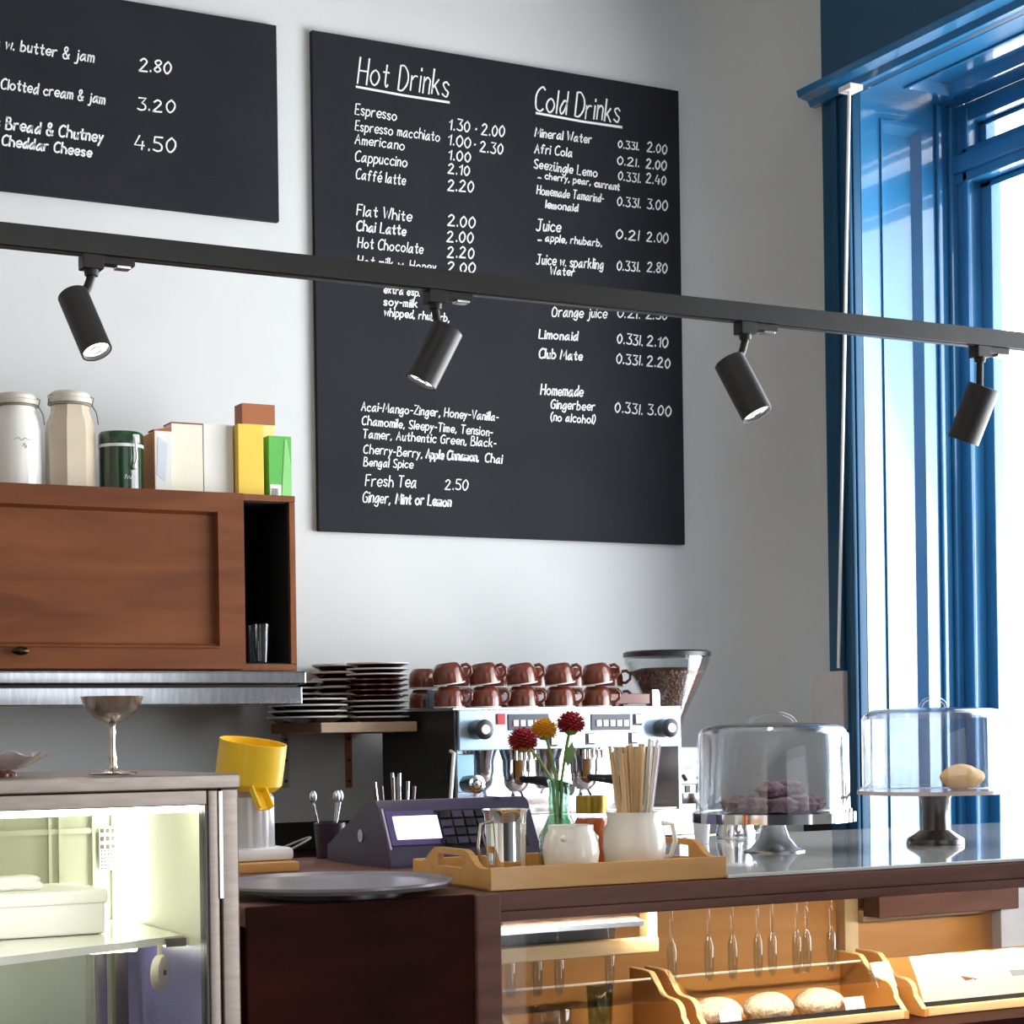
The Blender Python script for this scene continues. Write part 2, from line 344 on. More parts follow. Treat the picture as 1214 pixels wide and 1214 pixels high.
# ------------------------------------------------------------------ counter
ZT = 1.05
CF = P(575, 1059, Z=ZT).y; CB = P(1000, 987, Z=ZT).y
XL = P(290, 1072, Y=CF).x; XP0 = P(560, 1060, Z=ZT).x; XP1 = P(590, 1058, Y=CF).x; XR = XW-.06
ZAP = P(600, 1093, Y=CF).z
ctr = thing('display_counter', 'long dark wood counter with glazed pastry display and pale stone top', 'counter', (0, 0, 0))
MB().box(XL, XR, CF, CB, ZT-.03, ZT, .004).build('countertop', m_apron, ctr)
MB().box(XP0, XR, CF, CF+.022, ZAP, ZT-.03, .002).build('apron', m_apron, ctr)
xs = P(864, 1042, Z=ZT).x
MB().box(xs, XR-.002, CF+.004, CB-.004, ZT+.0005, ZT+.007, .002).build('stone_slab', m_stone, ctr)['label'] = 'pale glossy stone slab'
MB().box(XL, XP0-.0005, CF-.008, CF-.0002, 0, ZT, .002).build('front_panel', m_dkwood, ctr)
MB().box(XP0, XP1, CF-.014, CF-.0002, 0, ZT, .005).box(XP0, XP1, CF, CF+.06, 0, ZT-.031).build('post', m_apron, ctr)
MB().box(XL, XL+.02, CF+.03, CB, 0, ZT-.03).build('end_panel', m_dkwood, ctr)
XD = XP1+.43; YBK = CF+.68; ZSH = P(1080, 1204, Y=CF+.14).z-.006
MB().box(XP1+.0, XR, YBK, YBK+.02, 0, ZT-.03).build('back_panel', m_ply, ctr)
MB().box(XP1+.0, XR, CF+.05, YBK, ZSH-.025, ZSH, .002).build('display_shelf', m_dkwood, ctr)
MB().box(XP1, XR, CF+.02, CF+.04, 0, .25).build('plinth', m_dkwood, ctr)
xd = P(1006, 1067, Y=YBK-.02).x
MB().box(xd-.018, xd+.018, YBK-.03, YBK, ZSH, ZT-.03, .002).build('back_post', m_plyv, ctr)
z1 = P(1080, 1072, Y=YBK).z; z0 = P(1080, 1086, Y=YBK).z
MB().box(xd+.018, XR, YBK-.045, YBK, z0, z1, .003).build('back_rail', m_plyedge, ctr)
MB().box(xd+.018, xd+.40, YBK-.10, YBK-.045, z0+.012, ZT-.04, .003).build('rail_box', m_apron, ctr)
MB().box(XP1-.005, XR, CF+.008, CF+.013, .25, ZAP).build('front_glass', m_caseglass, ctr)
# steel lamp hood and wooden rail at the left of the display
hx1 = P(750, 1085, Y=CF+.06).x
a = P(660, 1091, Y=CF+.08); b = P(660, 1104, Y=CF+.03)
MB().prism([(CF+.025, b.z), (CF+.15, a.z+.012), (CF+.15, a.z+.018), (CF+.025, b.z+.008)], 'x', XP1+.002, hx1).build('lamp_hood', m_steel, ctr)
MB().box(XP1+.002, hx1-.01, CF+.10, CF+.13, b.z-.03, b.z+.004).build('black_hood_box', m_dark, ctr)  # plain black strip below the lamp hood
rz1 = P(690, 1117, Y=CF+.07).z; rz0 = P(690, 1135, Y=CF+.07).z; rx = P(778, 1124, Y=CF+.07).x
MB().box(XP1+.002, rx, CF+.06, CF+.085, rz0, rz1, .003).build('front_rail', m_plyedge, ctr)
hz = P(755, 1085, Y=CF+.12)
MB().prism([(hz.x, ZAP+.012), (hz.x+.018, ZAP+.012), (rx+.012, rz0), (rx-.008, rz0)], 'y', CF+.086, CF+.11).build('rail_strut', m_plyedge, ctr)
MB().box(XP1+.002, XR-.3, CF+.03, CF+.05, ZT-.042, ZT-.032).build('fill_strip', m_casefill, ctr)  # unseen glowing strip added behind the apron to brighten the display
xg = P(1187, 1110, Y=YBK-.07).x
MB().box(xg, xg+.10, YBK-.07, YBK-.04, ZSH-.4, ZT-.03, .003).build('corner_upright', mat('pale_blue_metal', (.55, .60, .74), rough=.4), ctr)
# back worktop along the wall
bw = thing('back_worktop', 'dark worktop along the back wall carrying the espresso machine', 'counter', (0, 0, 0))
BZ = .95
MB().box(1.16, XW-RAD-.02, 4.70, YW-.014, BZ-.04, BZ, .004).build('worktop', m_dkwood, bw)
MB().box(1.2, XW-RAD-.05, 4.76, YW-.02, .0, BZ-.04).build('base_unit', m_dkwood, bw)

# ------------------------------------------------------------------ chalkboards with hand lettering
G = {'a': '~58391705133458,~595463', 'b': '0d03,~07294856442304', 'c': '~58391806143354', 'd': '~58391705133458,5d53', 'e': '~065658391806143354',
 'f': '~5c3d2b2723,0949', 'g': '~58391705133458,~5953402001', 'h': '0d03,~0729485653', 'i': '0903,0b0c', 'j': '~39332000,3b3c', 'k': '0d03,4905,2653', 'l': '0d03',
 'm': '0903,~07293733,~37596763', 'n': '0903,~0729484643', 'o': '~391806143354665839', 'p': '0900,~07294856442304', 'r': '0903,~072949', 's': '~48290826453304',
 't': '~2c253344,0949', 'u': '~0905133447,4943', 'v': '092349', 'w': '0913385369', 'y': '0924,4900', 'x': '0943,0349', 'z': '09490343', 'ü': '~0905133447,4943,0b0c,4b4c', 'é': '~065658391806143354,2b4d',
 'A': '033d63,1757', 'B': '0d03,~0d3d4b3908,~0848654303', 'C': '~6c4d1b08144364', 'D': '0d03,~0d3d6a663303', 'E': '5d0d0353,0848', 'F': '5d0d03,0848',
 'G': '~6c4d1b08144364,646848', 'H': '0d03,6d63,0868', 'J': '~4d45331304,1d6d', 'L': '0d0353', 'M': '031d467d83', 'O': '~3d1b08143364786b3d', 'S': '~5c3d0b28564304',
 'T': '0d6d,3d33', 'V': '0d336d', 'W': '0d234a638d', 'Z': '0d6d0363', '&': '~631a2d4c390613436 7'.replace(' ', ''), '0': '~2d0a0623464a2d', '1': '0a2d23', '2': '~0b2d4b3803,0353', '3': '0d4d29,~2947442304',
 '4': '2d0656,4943', '5': '4d0d09,~092947442304', '8': '~280b2d4b2805234528', '.': '0304', ',': '1402', '-': '0737', '(': '~2d0a0622', ')': '~0d2a2602', ':': '0405,0809', '·': '0708,0818'}
def spline(pts):
    out = []; n = len(pts)
    for i in range(n-1):
        p0 = pts[max(i-1, 0)]; p1 = pts[i]; p2 = pts[i+1]; p3 = pts[min(i+2, n-1)]
        for k in range(5):
            t = k/5
            out.append(tuple(.5*((2*p1[j])+(-p0[j]+p2[j])*t+(2*p0[j]-5*p1[j]+4*p2[j]-p3[j])*t*t+(-p0[j]+3*p1[j]-3*p2[j]+p3[j])*t**3) for j in (0, 1)))
    return out+[pts[-1]]
def layout(text):
    x = 0; strokes = []
    for ch in text:
        if ch == ' ': x += 4.2; continue
        g = G[ch]; mxx = 0; sl = []
        jx, jy, js = random.uniform(-.15, .15), random.uniform(-.35, .35), random.uniform(.94, 1.05)
        for st in g.split(','):
            cur = st[0] == '~'; st = st.lstrip('~')
            pts = [(int(st[i], 16)*.9, (int(st[i+1], 16)-3)) for i in range(0, len(st), 2)]
            mxx = max(mxx, max(p[0] for p in pts))
            if cur: pts = spline(pts)
            sl.append([(x+p[0]*js+jx, p[1]*js+jy) for p in pts])
        strokes += sl; x += mxx+2.1
    return strokes, x-2.1
def write(mb, text, x0, y0, x1, y1, cap, wpx, Y, Y0):
    A = P(x0, y0, Y=Y); B = P(x1, y1, Y=Y); d = (B-A)
    st, W = layout(text); sc = S(A); kx = 1/W; h = cap*sc/10; wd = wpx*sc*.43
    for s_ in st:
        q = [A + d*(p[0]*kx) + Vector((1, 0, 0))*(p[1]*h*.14) + Vector((0, 0, 1))*(p[1]*h) for p in s_]
        ribbon(mb, q, wd, Y0)
def ribbon(mb, q, wd, Y0):
    L_ = []; R2 = []
    for i, p in enumerate(q):
        a = q[max(i-1, 0)]; b = q[min(i+1, len(q)-1)]; t = (b-a)
        t = t.normalized() if t.length > 1e-7 else Vector((1, 0, 0)); n = Vector((-t.z, 0, t.x))
        e = -t*wd*.6 if i == 0 else t*wd*.6 if i == len(q)-1 else Vector()
        k = wd*random.uniform(.85, 1.12)
        L_.append(mb.bm.verts.new(p+n*k+e-Vector((0, Y0, 0)))); R2.append(mb.bm.verts.new(p-n*k+e-Vector((0, Y0, 0))))
    for i in range(len(q)-1): mb.bm.faces.new((L_[i], L_[i+1], R2[i+1], R2[i]))
YB = YW-.022
def board(name, label, x0, x1, z0, z1):
    o = thing(name, label, 'menu board', (0, YB, 0))
    MB().box(x0, x1, 0, .021, z0, z1, .002).build('panel', m_board, o)
    return o
tl = P(370, 35, Y=YB); br = P(812, 645, Y=YB); tr_ = P(805, 108, Y=YB); bl = P(378, 630, Y=YB)
drinks = board('chalkboard', 'tall chalkboard listing hot and cold drinks in the middle of the wall', (tl.x+bl.x)/2, (tr_.x+br.x)/2, (bl.z+br.z)/2, (tl.z+tr_.z)/2)
YC = YB-.0012
def lines(parent, name, rows):
    for r in rows:
        mb = MB(); write(mb, *r, YC, YB); mb.build(name, m_chalk, parent, smooth=0)
def uline(parent, pts, wpx):
    mb = MB(); q = [P(x, y, Y=YC) for x, y in pts]; ribbon(mb, q, wpx*S(q[0])/2, YB); mb.build('heading_underline', m_chalk, parent, smooth=0)
lines(drinks, 'heading', [('Hot Drinks', 424, 98, 531, 114.5, 31, 2.2)]); uline(drinks, [(422.6, 102.8), (478, 113), (532.4, 121.4)], 2.6)
lines(drinks, 'heading', [('Cold Drinks', 634, 131, 733.5, 146, 28, 2.4)]); uline(drinks, [(635.8, 134), (690, 144), (737, 150.8)], 2.8)
lines(drinks, 'menu_line', [
 ('Espresso', 421, 135.5, 470, 143, 12.5, 1.7), ('Espresso macchiato', 421, 154.5, 521, 167.5, 12, 1.6), ('Americano', 421, 170, 479, 178, 11.5, 1.7),
 ('Cappuccino', 421, 191, 482, 198, 12.5, 1.7), ('Caffé latte', 422, 212, 480, 219.5, 12.5, 1.7), ('Flat White', 423, 255, 487, 262.5, 12.5, 1.8),
 ('Chai Latte', 422.6, 273, 480.6, 279, 12, 2.2), ('Hot Chocolate', 424, 293, 501, 301, 12.5, 1.7), ('Hot milk w. Honey', 424, 314, 516, 322, 11.5, 1.6),
 ('extra esp.', 455, 347, 497, 351, 9, 1.7), ('soy-milk', 455, 361.5, 494, 364.5, 9.5, 1.9), ('whipped, rhuberb,', 455.6, 374, 532, 381.5, 9.5, 1.8)])
lines(drinks, 'price', [
 ('1.30', 532.4, 153, 556, 157, 13, 2), ('·', 563.5, 158.5, 564.5, 158.7, 13, 2), ('2.00', 571, 159, 597, 162.5, 13, 2), ('1.00', 531, 171, 557, 175.5, 12.5, 2), ('·', 562, 177, 563, 177.2, 12.5, 2), ('2.30', 569, 179, 595, 183, 12.5, 2), ('1.00', 531.6, 188.5, 557, 192.5, 12, 2), ('2.10', 531, 205, 556, 208, 12, 2),
 ('2.20', 530.6, 225.5, 560, 228, 12.5, 2), ('2.00', 530.6, 267.5, 562, 270, 13, 2), ('2.00', 530, 286, 560, 288, 13, 2), ('2.20', 530.6, 304.6, 561, 306.5, 13, 2), ('2.00', 530.6, 322.5, 562, 324, 12, 2)])
lines(drinks, 'menu_line', [
 ('Acai-Mango-Zinger, Honey-Vanilla-', 428.3, 486.5, 590.6, 499, 10.5, 1.7), ('Chamomile, Sleepy-Time, Tension-', 429, 503, 583.5, 517, 10.5, 1.7), ('Tamer, Authentic Green, Black-', 430, 519, 587.7, 530, 10.5, 1.7),
 ('Cherry-Berry, ', 431, 537, 504, 543, 10.5, 1.7), ('Apple Cinnamon, ', 505, 543, 570, 547, 10.5, 2.3), ('Chai', 575, 547.5, 594.8, 549.5, 10.5, 1.9), ('Bengal Spice', 431, 552, 489, 555, 10, 1.6),
 ('Fresh', 433, 576, 466, 577, 14, 1.7), ('Tea', 472, 577, 493, 578, 14, 1.7), ('2.50', 527.5, 580, 553.5, 581, 12, 1.7), ('Ginger, ', 430, 595, 466, 597.5, 13, 1.7), ('Mint or Lemon', 469, 597, 534, 600.5, 12, 2.4)])
lines(drinks, 'menu_line', [
 ('Mineral Water', 634, 161.5, 700.8, 170, 10.5, 1.9), ('Afri Cola', 634, 181, 678, 186, 10.5, 1.9), ('Seezüngle Lemo', 633, 199, 707.7, 210, 11, 1.8), ('... cherry, pear, ', 638, 211, 703, 220, 8, 1.7), ('currant', 705, 221, 733.8, 225.5, 8, 2.3),
 ('Homemade Tamarind-', 636.4, 230, 715, 240, 10, 1.6), ('lemonaid', 646.8, 246.5, 684.7, 250.5, 9, 2), ('Juice', 636, 273, 664, 275, 13, 2), ('... apple, rhubarb,', 638, 285, 713, 292, 9, 1.8),
 ('Juice w. sparkling', 636, 313, 714.6, 319, 12, 1.8), ('Water', 652, 325.5, 680.7, 327, 9.5, 1.8), ('Orange juice', 654, 375, 718.8, 377, 12, 1.8), ('Limonaid', 639, 401, 684.4, 403.5, 10.5, 2.2), ('Club Mate', 639, 424, 690, 427, 11, 2.3),
 ('Homemade', 641, 467.5, 690.5, 470, 12, 2), ('Gingerbeer', 653, 484, 704.6, 487, 11, 1.9), ('(no alcohol)', 653, 498.5, 705, 502, 10, 1.9)])
lines(drinks, 'price', [
 ('0.33l.', 733, 175, 757, 178, 8.5, 1.8), ('2.00', 767, 179.5, 789.5, 182.5, 11, 2), ('0.2l.', 732, 195, 757, 198, 9.5, 1.9), ('2.00', 766, 199, 789, 202, 11, 2.3), ('0.33l.', 733, 213, 759, 216.5, 10.5, 1.8), ('2.40', 766, 216.5, 788.5, 219.5, 11, 2),
 ('0.33l.', 732, 243.5, 759, 246.5, 10.5, 1.8), ('3.00', 767, 247, 790, 250, 11.5, 2), ('0.2l', 731, 282.5, 757, 285, 11, 2), ('2.00', 767, 285.5, 791, 288.5, 11.5, 2), ('0.33l.', 731.5, 320, 758, 322, 11, 1.9), ('2.80', 767, 322, 790, 324, 11.5, 2),
 ('0.2l.', 732, 376, 758, 377.5, 10, 1.9), ('2.30', 766, 377.5, 790, 379, 10, 2), ('0.33l.', 732, 406.5, 761, 409.5, 11.5, 2), ('2.10', 767, 409.5, 790.5, 412.5, 11.5, 2.2), ('0.33l.', 731, 430.5, 761, 433, 11.5, 2), ('2.20', 767, 433.5, 793.5, 436.5, 11.5, 2.2),
 ('0.33l.', 729.4, 488.5, 761, 491, 12, 1.9), ('3.00', 768, 491, 794.5, 493.5, 12, 2)])
t0 = P(328, 30, Y=YB); b0 = P(331, 263, Y=YB)
food = board('chalkboard', 'chalkboard cut off at the left with food prices, above the wall cabinet', .55, (t0.x+b0.x)/2, b0.z, t0.z)
lines(food, 'menu_line', [('s w. butter & jam', -6, 56, 110.6, 74, 13, 2.1), ('. Clotted cream & jam', -6, 103.5, 123.5, 123.5, 12.5, 2.1), ('s Bread & Chutney', -6, 150.5, 121, 169, 14, 2.6), ('Cheddar Cheese', 2, 172, 108, 186, 12.5, 2.5)])
lines(food, 'price', [('2.80', 165, 83.5, 201.6, 87.5, 14.5, 2.3), ('3.20', 163, 130, 206, 134, 14.5, 2.2), ('4.50', 159, 176.5, 206, 181, 17, 2.3)])

# ------------------------------------------------------------------ track with four spotlights
YT = 3.2; tz1 = P(600, 324, Y=YT).z; tz0 = P(600, 352, Y=YT).z
TZ = 2.103
trk = thing('light_track', 'long black ceiling light track crossing in front of the chalkboards', 'light track', (0, YT, TZ))
mb = MB(); mb.box(.35, XW-.35, -.017, .017, 0, .037, .002); mb.build('rail', m_track, trk)
MB().box(.36, XW-.36, -.009, .009, -.0015, .003).build('slot', m_dark, trk)
for x in (.5, XW-.6): MB().cyl((x, 0, .037), (x, 0, ZC-TZ), .004, n=8).build('hanging_rod', m_track, trk)
def spot(label, adp, top, bot, dia, tip, lit, flip):
    A = P(adp, 300, Y=YT); A.z = TZ
    pt = P(top[0], top[1], Y=YT); s = S(pt)
    img = (R_*(bot[0]-top[0]) - U_*(bot[1]-top[1]))*s
    ax = (img.normalized() - fwd*tip).normalized(); L_ = img.length/ax.dot(img.normalized())*.97
    o = thing('track_spotlight', label, 'spotlight', A, group='spotlights on the light track')
    mb = MB(); mb.box(-.018, .018, -.016, .016, -.024, 0, .002); mb.box(-.012, .072, -.013, .013, -.014, 0, .002); mb.build('track_adapter', m_track, o)
    MB().box(.040, .066, -.011, .011, -.019, -.012, .002).build('lock_lever', m_steel, o)
    r = dia*s/2; base = pt-A; stem_end = base+ax*(L_*.30)
    off = (Vector((0, 0, 1)) - ax*ax.z).normalized()
    k = stem_end + off*(-0.0)
    mb = MB(); mb.cyl((0, 0, -.022), (0, 0, -.034), .013, .011); side = Vector((1 if flip else -1, 0, 0))
    p1 = Vector((0, 0, -.034)); p2 = base+ax*(L_*.22)
    mb.tube([p1, p1.lerp(p2, .25)+Vector((0, 0, -.004)), p1.lerp(p2, .7), p2], .0075, 10); mb.build('stem', m_track, o)
    M = Matrix.Translation(base) @ ax.to_track_quat('Z', 'Y').to_matrix().to_4x4()
    MB().lathe([(0, 0), (r*.93, 0), (r, r*.07), (r, L_), (r*.90, L_), (r*.86, L_-.010), (r*.3, L_-.013), (0, L_-.013)], 40, M=M).build('can', m_black, o)
    if lit:
        MB().lathe([(0, L_-.007), (r*.84, L_-.007), (r*.84, L_-.0095), (0, L_-.0095)], 32, M=M).build('lens', m_led, o)
        MB().lathe([(r*.30, L_-.004), (r*.34, L_-.002), (r*.38, L_-.004), (r*.34, L_-.006), (r*.30, L_-.004)], 24, M=M).build('lens_ring', m_steel, o)
    l = bpy.data.lights.new('lamp', 'SPOT'); l.energy = 22; l.spot_size = math.radians(75); l.spot_blend = .8; l.shadow_soft_size = .02; l.color = (1, .95, .88)
    lo = bpy.data.objects.new('lamp', l); col.objects.link(lo); lo.parent = o
    lo.matrix_local = Matrix.Translation(base+ax*(L_+.004)) @ ax.to_track_quat('-Z', 'Y').to_matrix().to_4x4()
spot('black spotlight with glowing lens at the left, over the jars', 108, (86, 349), (121, 424), 37, .30, True, False)
spot('black spotlight hanging across the middle of the drinks chalkboard', 515, (531, 389), (498, 457), 39, .10, True, True)
spot('black spotlight over bare grey wall right of the drinks chalkboard', 882, (864, 427), (897, 496), 38, .20, True, False)
spot('black spotlight hanging before the window with its back turned', 1160, (1167, 458), (1145, 522), 38, -.25, False, True)

# ------------------------------------------------------------------ blind pole and white box by the window
pt = P(1007, 104, X=XW-.09); pb_ = P(994, 792, X=XW-.052)
pole = thing('blind_pole', 'thin white pole hanging down the blue window casing', 'pole', pt)
MB().tube([(0, 0, 0), (pb_-pt)*.5, pb_-pt], .0055, 10).build('rod', m_white, pole)
MB().box(-.02, .03, -.03, .03, -.012, .006, .003).build('bracket', m_white, pole)
q0 = P(963, 865, X=XW-.05); q1 = P(1000, 865, X=XW-.05); zt_ = P(985, 796, X=XW-.05).z
ob = thing('wall_box', 'small white box fixed at the foot of the white pole', 'box', (XW, q1.y, q1.z))
W_ = q0.y-q1.y; H_ = zt_-q1.z
MB().prism([(0, 0), (W_, 0), (W_, H_*.80), (W_*.85, H_*.93), (W_*.5, H_), (0, H_)], 'x', -.05, -.034 if False else -.0305).build('cover', mat('warm_white_plastic', (.62, .58, .56), rough=.5), ob)
MB().box(-.031, -.0305+.0, .002, .0, 0, .001) if False else None
MB().box(-.0305, -.002, .0, W_*.3, .004, H_*.98, .003).build('back_plate', m_white, ob)

# ------------------------------------------------------------------ wall cabinet
YCB = 5.0; CZ1 = 1.95; CZ0 = P(288, 795, Y=YCB).z; CXR = P(350, 590, Y=YCB).x; CXD = P(287, 700, Y=YCB).x; CXL = .72
cab = thing('wall_cabinet', 'brown wooden wall cabinet with a flap door under the jars', 'cabinet', (0, YCB, 0))
t = .018; D_ = YW-YCB
mb = MB(); mb.box(CXL, CXR, 0, D_, CZ1-t, CZ1, .002); mb.box(CXL, CXR, 0.002, D_, CZ0, CZ0+t, .002)
mb.box(CXL, CXL+t, .004, D_-.002, CZ0+t, CZ1-t); mb.box(CXR-t, CXR, .002, D_-.002, CZ0+t, CZ1-t, .002); mb.build('carcass', m_mahog_h, cab)
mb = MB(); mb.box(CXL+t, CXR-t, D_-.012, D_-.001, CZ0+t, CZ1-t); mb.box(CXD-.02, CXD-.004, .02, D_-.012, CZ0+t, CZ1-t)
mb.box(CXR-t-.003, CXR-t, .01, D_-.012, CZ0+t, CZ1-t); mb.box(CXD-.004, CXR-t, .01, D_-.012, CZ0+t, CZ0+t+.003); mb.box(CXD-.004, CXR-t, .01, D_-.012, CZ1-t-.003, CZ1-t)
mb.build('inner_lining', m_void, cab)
dz0 = CZ0+.004; dz1 = CZ1-.002
door = MB(); pz1 = P(150, 602, Y=YCB).z; pxr = P(257, 690, Y=YCB).x; pz0 = P(200, 768, Y=YCB).z
sunk(door, (CXL, -.022, dz0), (1, 0, 0), (0, 0, 1), (0, -1, 0), CXD-CXL, dz1-dz0, [(.10, pxr-CXL, pz0-dz0, pz1-dz0)], .014, .012)
door.box(CXL, CXD, -.007, .0, dz0, dz1)
door.box(CXL, CXD, -.021, -.006, dz1-.012, dz1); door.box(CXD-.012, CXD, -.021, -.006, dz0, dz1); door.box(CXL, CXD, -.021, -.006, dz0, dz0+.01)
dr = door.build('door', m_mahog, cab, smooth=0)
kb = P(22, 772, Y=YCB-.02)
MB().lathe([(0, 0), (.006, 0), (.006, .010), (.020, .014), (.022, .020), (.012, .026), (0, .027)], 20, M=Matrix.Translation((kb.x, -.022, kb.z)) @ Matrix.Rotation(PI/2, 4, 'X') @ Matrix.Scale(.5, 4, (0, 1, 0))).build('knob', mat('dark_bronze', (.05, .03, .02), rough=.3, metal=1), dr)
# tumblers in the open end
tz = CZ0+t+.003
tumb = None
for i, (px, YY, top) in enumerate(((299, 5.10, 741), (311, 5.06, 740))):
    p = P(px, 790, Y=YY); H = P(px, top, Y=YY).z-tz
    o = tag(MB().lathe([(0, .002), (.019, 0), (.026, H), (.0245, H), (.018, .008), (0, .008)], 24).build('tumbler', m_clear, None, (p.x, YY, tz)), ['left one of two clear tumblers in the open cabinet end', 'right one of two clear tumblers in the open cabinet end'][i], 'glass', 'tumblers in the cabinet')
# steel shelf under cabinet
z1 = CZ0-.002; z2 = P(200, 812, Y=4.96).z; z3 = P(200, 814, Y=4.97).z; z4 = P(200, 836, Y=4.97).z
ss = thing('steel_shelf', 'polished steel rack under the brown wall cabinet', 'shelf', (0, 4.96, 0))
MB().box(CXL, CXR+.012, 0, YW-4.96, z2, z1, .007, 3).build('top_rail', m_rack, ss)
MB().box(CXL, CXR+.002, .012, YW-4.96, z4, z3-.001, .004).build('lower_pan', m_rack, ss)
MB().box(CXL+.01, CXR-.01, .02, YW-4.97, z3-.003, z2+.001).build('seam', m_dark, ss)

# ------------------------------------------------------------------ jars, tin and cartons on the cabinet
def jar(px, w_, top, Y, label, fillm, script):
    p = P(px, 570, Y=Y); s = S(p); H = P(px, top, Y=Y).z-CZ1; r = w_*s/2
    o = thing('clip_jar', label, 'jar', (p.x, Y, CZ1), group='clip top jars on the cabinet')
    MB().lathe([(0, 0), (r*.84, 0), (r*.92, .004), (r*.92, H*.60), (r*.86, H*.70), (r*.70, H*.80), (r*.70, H*.86), (0, H*.86)], 8 if not script else 40, ph=PI/8).build('filled_body', fillm, o, smooth=25)
    MB().lathe([(0, H*.87), (r*.76, H*.87), (r*.80, H*.89), (r*.80, H*.93), (r*.74, H*.94), (r*.74, H*.975), (r*.66, H), (0, H)], 36).build('lid', mat('pale_lid', (.66, .62, .52), (.6, .56, .46), rough=.3), o)
    mb = MB(); c = [(r*.80*math.cos(a), r*.80*math.sin(a), H*.88) for a in [2*PI*i/28 for i in range(28)]]; mb.tube(c, .0016, 6, True)
    mb.tube([(-r*.8, -.01, H*.88), (-r*.86, -.012, H*.95), (-r*.5, -.014, H*.99), (r*.5, -.014, H*.99), (r*.86, -.012, H*.95), (r*.8, -.01, H*.88)], .0014, 6)
    mb.tube([(r*.8, -.01, H*.88), (r*.92, -.02, H*.8), (r*.95, -.03, H*.68)], .0016, 6); mb.build('wire_clip', m_fridge, o)
    if script:
        mb = MB(); st, Wd = layout('cremig'); sc = .045/Wd
        for s_ in st:
            q = [Vector((-.018+(x*sc), -math.sqrt(max((r*.925)**2-(-.018+x*sc)**2, 0))-.0004, H*.47+y*.0011)) for x, y in s_]
            ribbon(mb, q, .0007, 0)
        mb = MB(); sq = spline([(-.022, .0), (-.012, .006), (-.004, -.001), (.006, .005), (.016, .0), (.026, .006)])
        q = [Vector((x, -math.sqrt((r*.925)**2-x*x)-.0004, H*.49+z)) for x, z in sq]; ribbon(mb, q, .0006, 0)
        sq = spline([(-.002, -.012), (.004, -.004), (.006, -.016), (.010, -.008)]); q = [Vector((x, -math.sqrt((r*.925)**2-x*x)-.0004, H*.47+z)) for x, z in sq]; ribbon(mb, q, .0006, 0)
        mb.build('pencil_scrawl', m_dark, o, smooth=0)
jar(21, 62, 468, 5.13, 'clip top jar with a dark pencil scrawl, at the left edge on the cabinet', m_whitecer, True)
jar(84, 64, 466, 5.12, 'faceted clip top jar of beige powder on the cabinet', mat('beige_powder', (.66, .56, .42), (.6, .5, .37), rough=.25, coat=.5), False)
p = P(144, 570, Y=5.11); H = P(144, 514, Y=5.11).z-CZ1; s = S(p); r = 26*s
tn = thing('tea_tin', 'dark green round tin with a metal clasp between jar and cartons', 'tin', (p.x, 5.11, CZ1))
MB().lathe([(0, 0), (r, 0), (r, H*.74), (0, H*.74)], 36).build('body', m_tin, tn)
MB().lathe([(r*1.02, H*.74), (r*1.02, H*.79), (r*.9, H*.79), (r*.9, H*.74), (r*1.02, H*.74)], 36).build('seal_ring', m_white, tn)
MB().lathe([(0, H*.79), (r*1.02, H*.79), (r*1.02, H*.96), (r*.95, H), (0, H)], 36).build('lid', m_tin, tn)
mb = MB(); mb.tube([(.020, -r*.86, H*.95), (.020, -r-.004, H*.85), (.024, -r-.006, H*.55), (.018, -r-.004, H*.42)], .0032, 8)
mb.box(.010, .034, -r*.98, -r*.70, H*.80, H*.95, .002); mb.blob((.018, -r-.003, H*.40), .007, .005, .008, 2); mb.build('clasp', mat('bright_clasp_steel', (.72, .72, .70), rough=.3, metal=.3), tn)
mb = MB(); sq = spline([(-.012, .0), (-.008, .012), (-.005, .0), (.0, .008), (.004, .0), (.009, .008), (.012, .001)])
q = [Vector((x+.004, -math.sqrt(r*r-(x+.004)**2)-.0004, H*.2+z)) for x, z in sq]; ribbon(mb, q, .0005, 0); mb.build('script_mark', m_chalk, tn, smooth=0)
def carton(px0, px1, top, Y, dep, m, label, rot=0, topm=None, topfrac=.0, sidem=None, extra=None):
    a = P(px0, 570, Y=Y); b = P(px1, 570, Y=Y); H = P((px0+px1)/2, top, Y=Y).z-CZ1; W = b.x-a.x
    o = thing('carton', label, 'carton', (a.x, Y, CZ1), rot, 'cartons on the cabinet')
    MB().box(0, W, 0, dep, 0, H*(1-topfrac), .0015).build('box_body', m, o)
    if topm: MB().box(-.0006, W+.0006, -.0006, dep+.0006, H*(1-topfrac), H, .0015).build('box_top', topm, o)
    if sidem: MB().box(-.001, .0, 0.002, dep, .001, H*(1-topfrac)-.002).build('side_print', sidem, o)
    if extra: extra(o, W, H)
    return o
def oflap(o, W, H):
    MB().prism([(0, H), (W*1.0, H), (W*.95, H+.012), (-.004, H+.003)], 'y', .004, .05).build('open_flap', m_bbox, o)
    MB().prism([(W*.1, H*.3), (W*.6, H*.2), (W*.75, H*.8), (W*.2, H*.9)], 'y', -.0012, -.0002).build('front_print', mat('pale_blue_print', (.62, .68, .74), rough=.5), o)
carton(184, 204, 511, 5.08, .10, mat('white_carton', (.82, .80, .77), rough=.5), 'orange sided white carton with open brown flap beside the green tin', 0, None, 0, m_obox, oflap)
carton(204, 241, 501, 5.09, .07, m_cream, 'cream carton in the middle of the row, with red lid edge', 0, mat('red_edge', (.30, .04, .03), rough=.5), .02)
carton(242, 277, 503, 5.09, .07, m_ivory, 'ivory carton left of the yellow carton')
carton(283, 313, 503, 5.06, .05, m_ybox, 'short yellow carton standing in front of the taller brown capped one', 0)
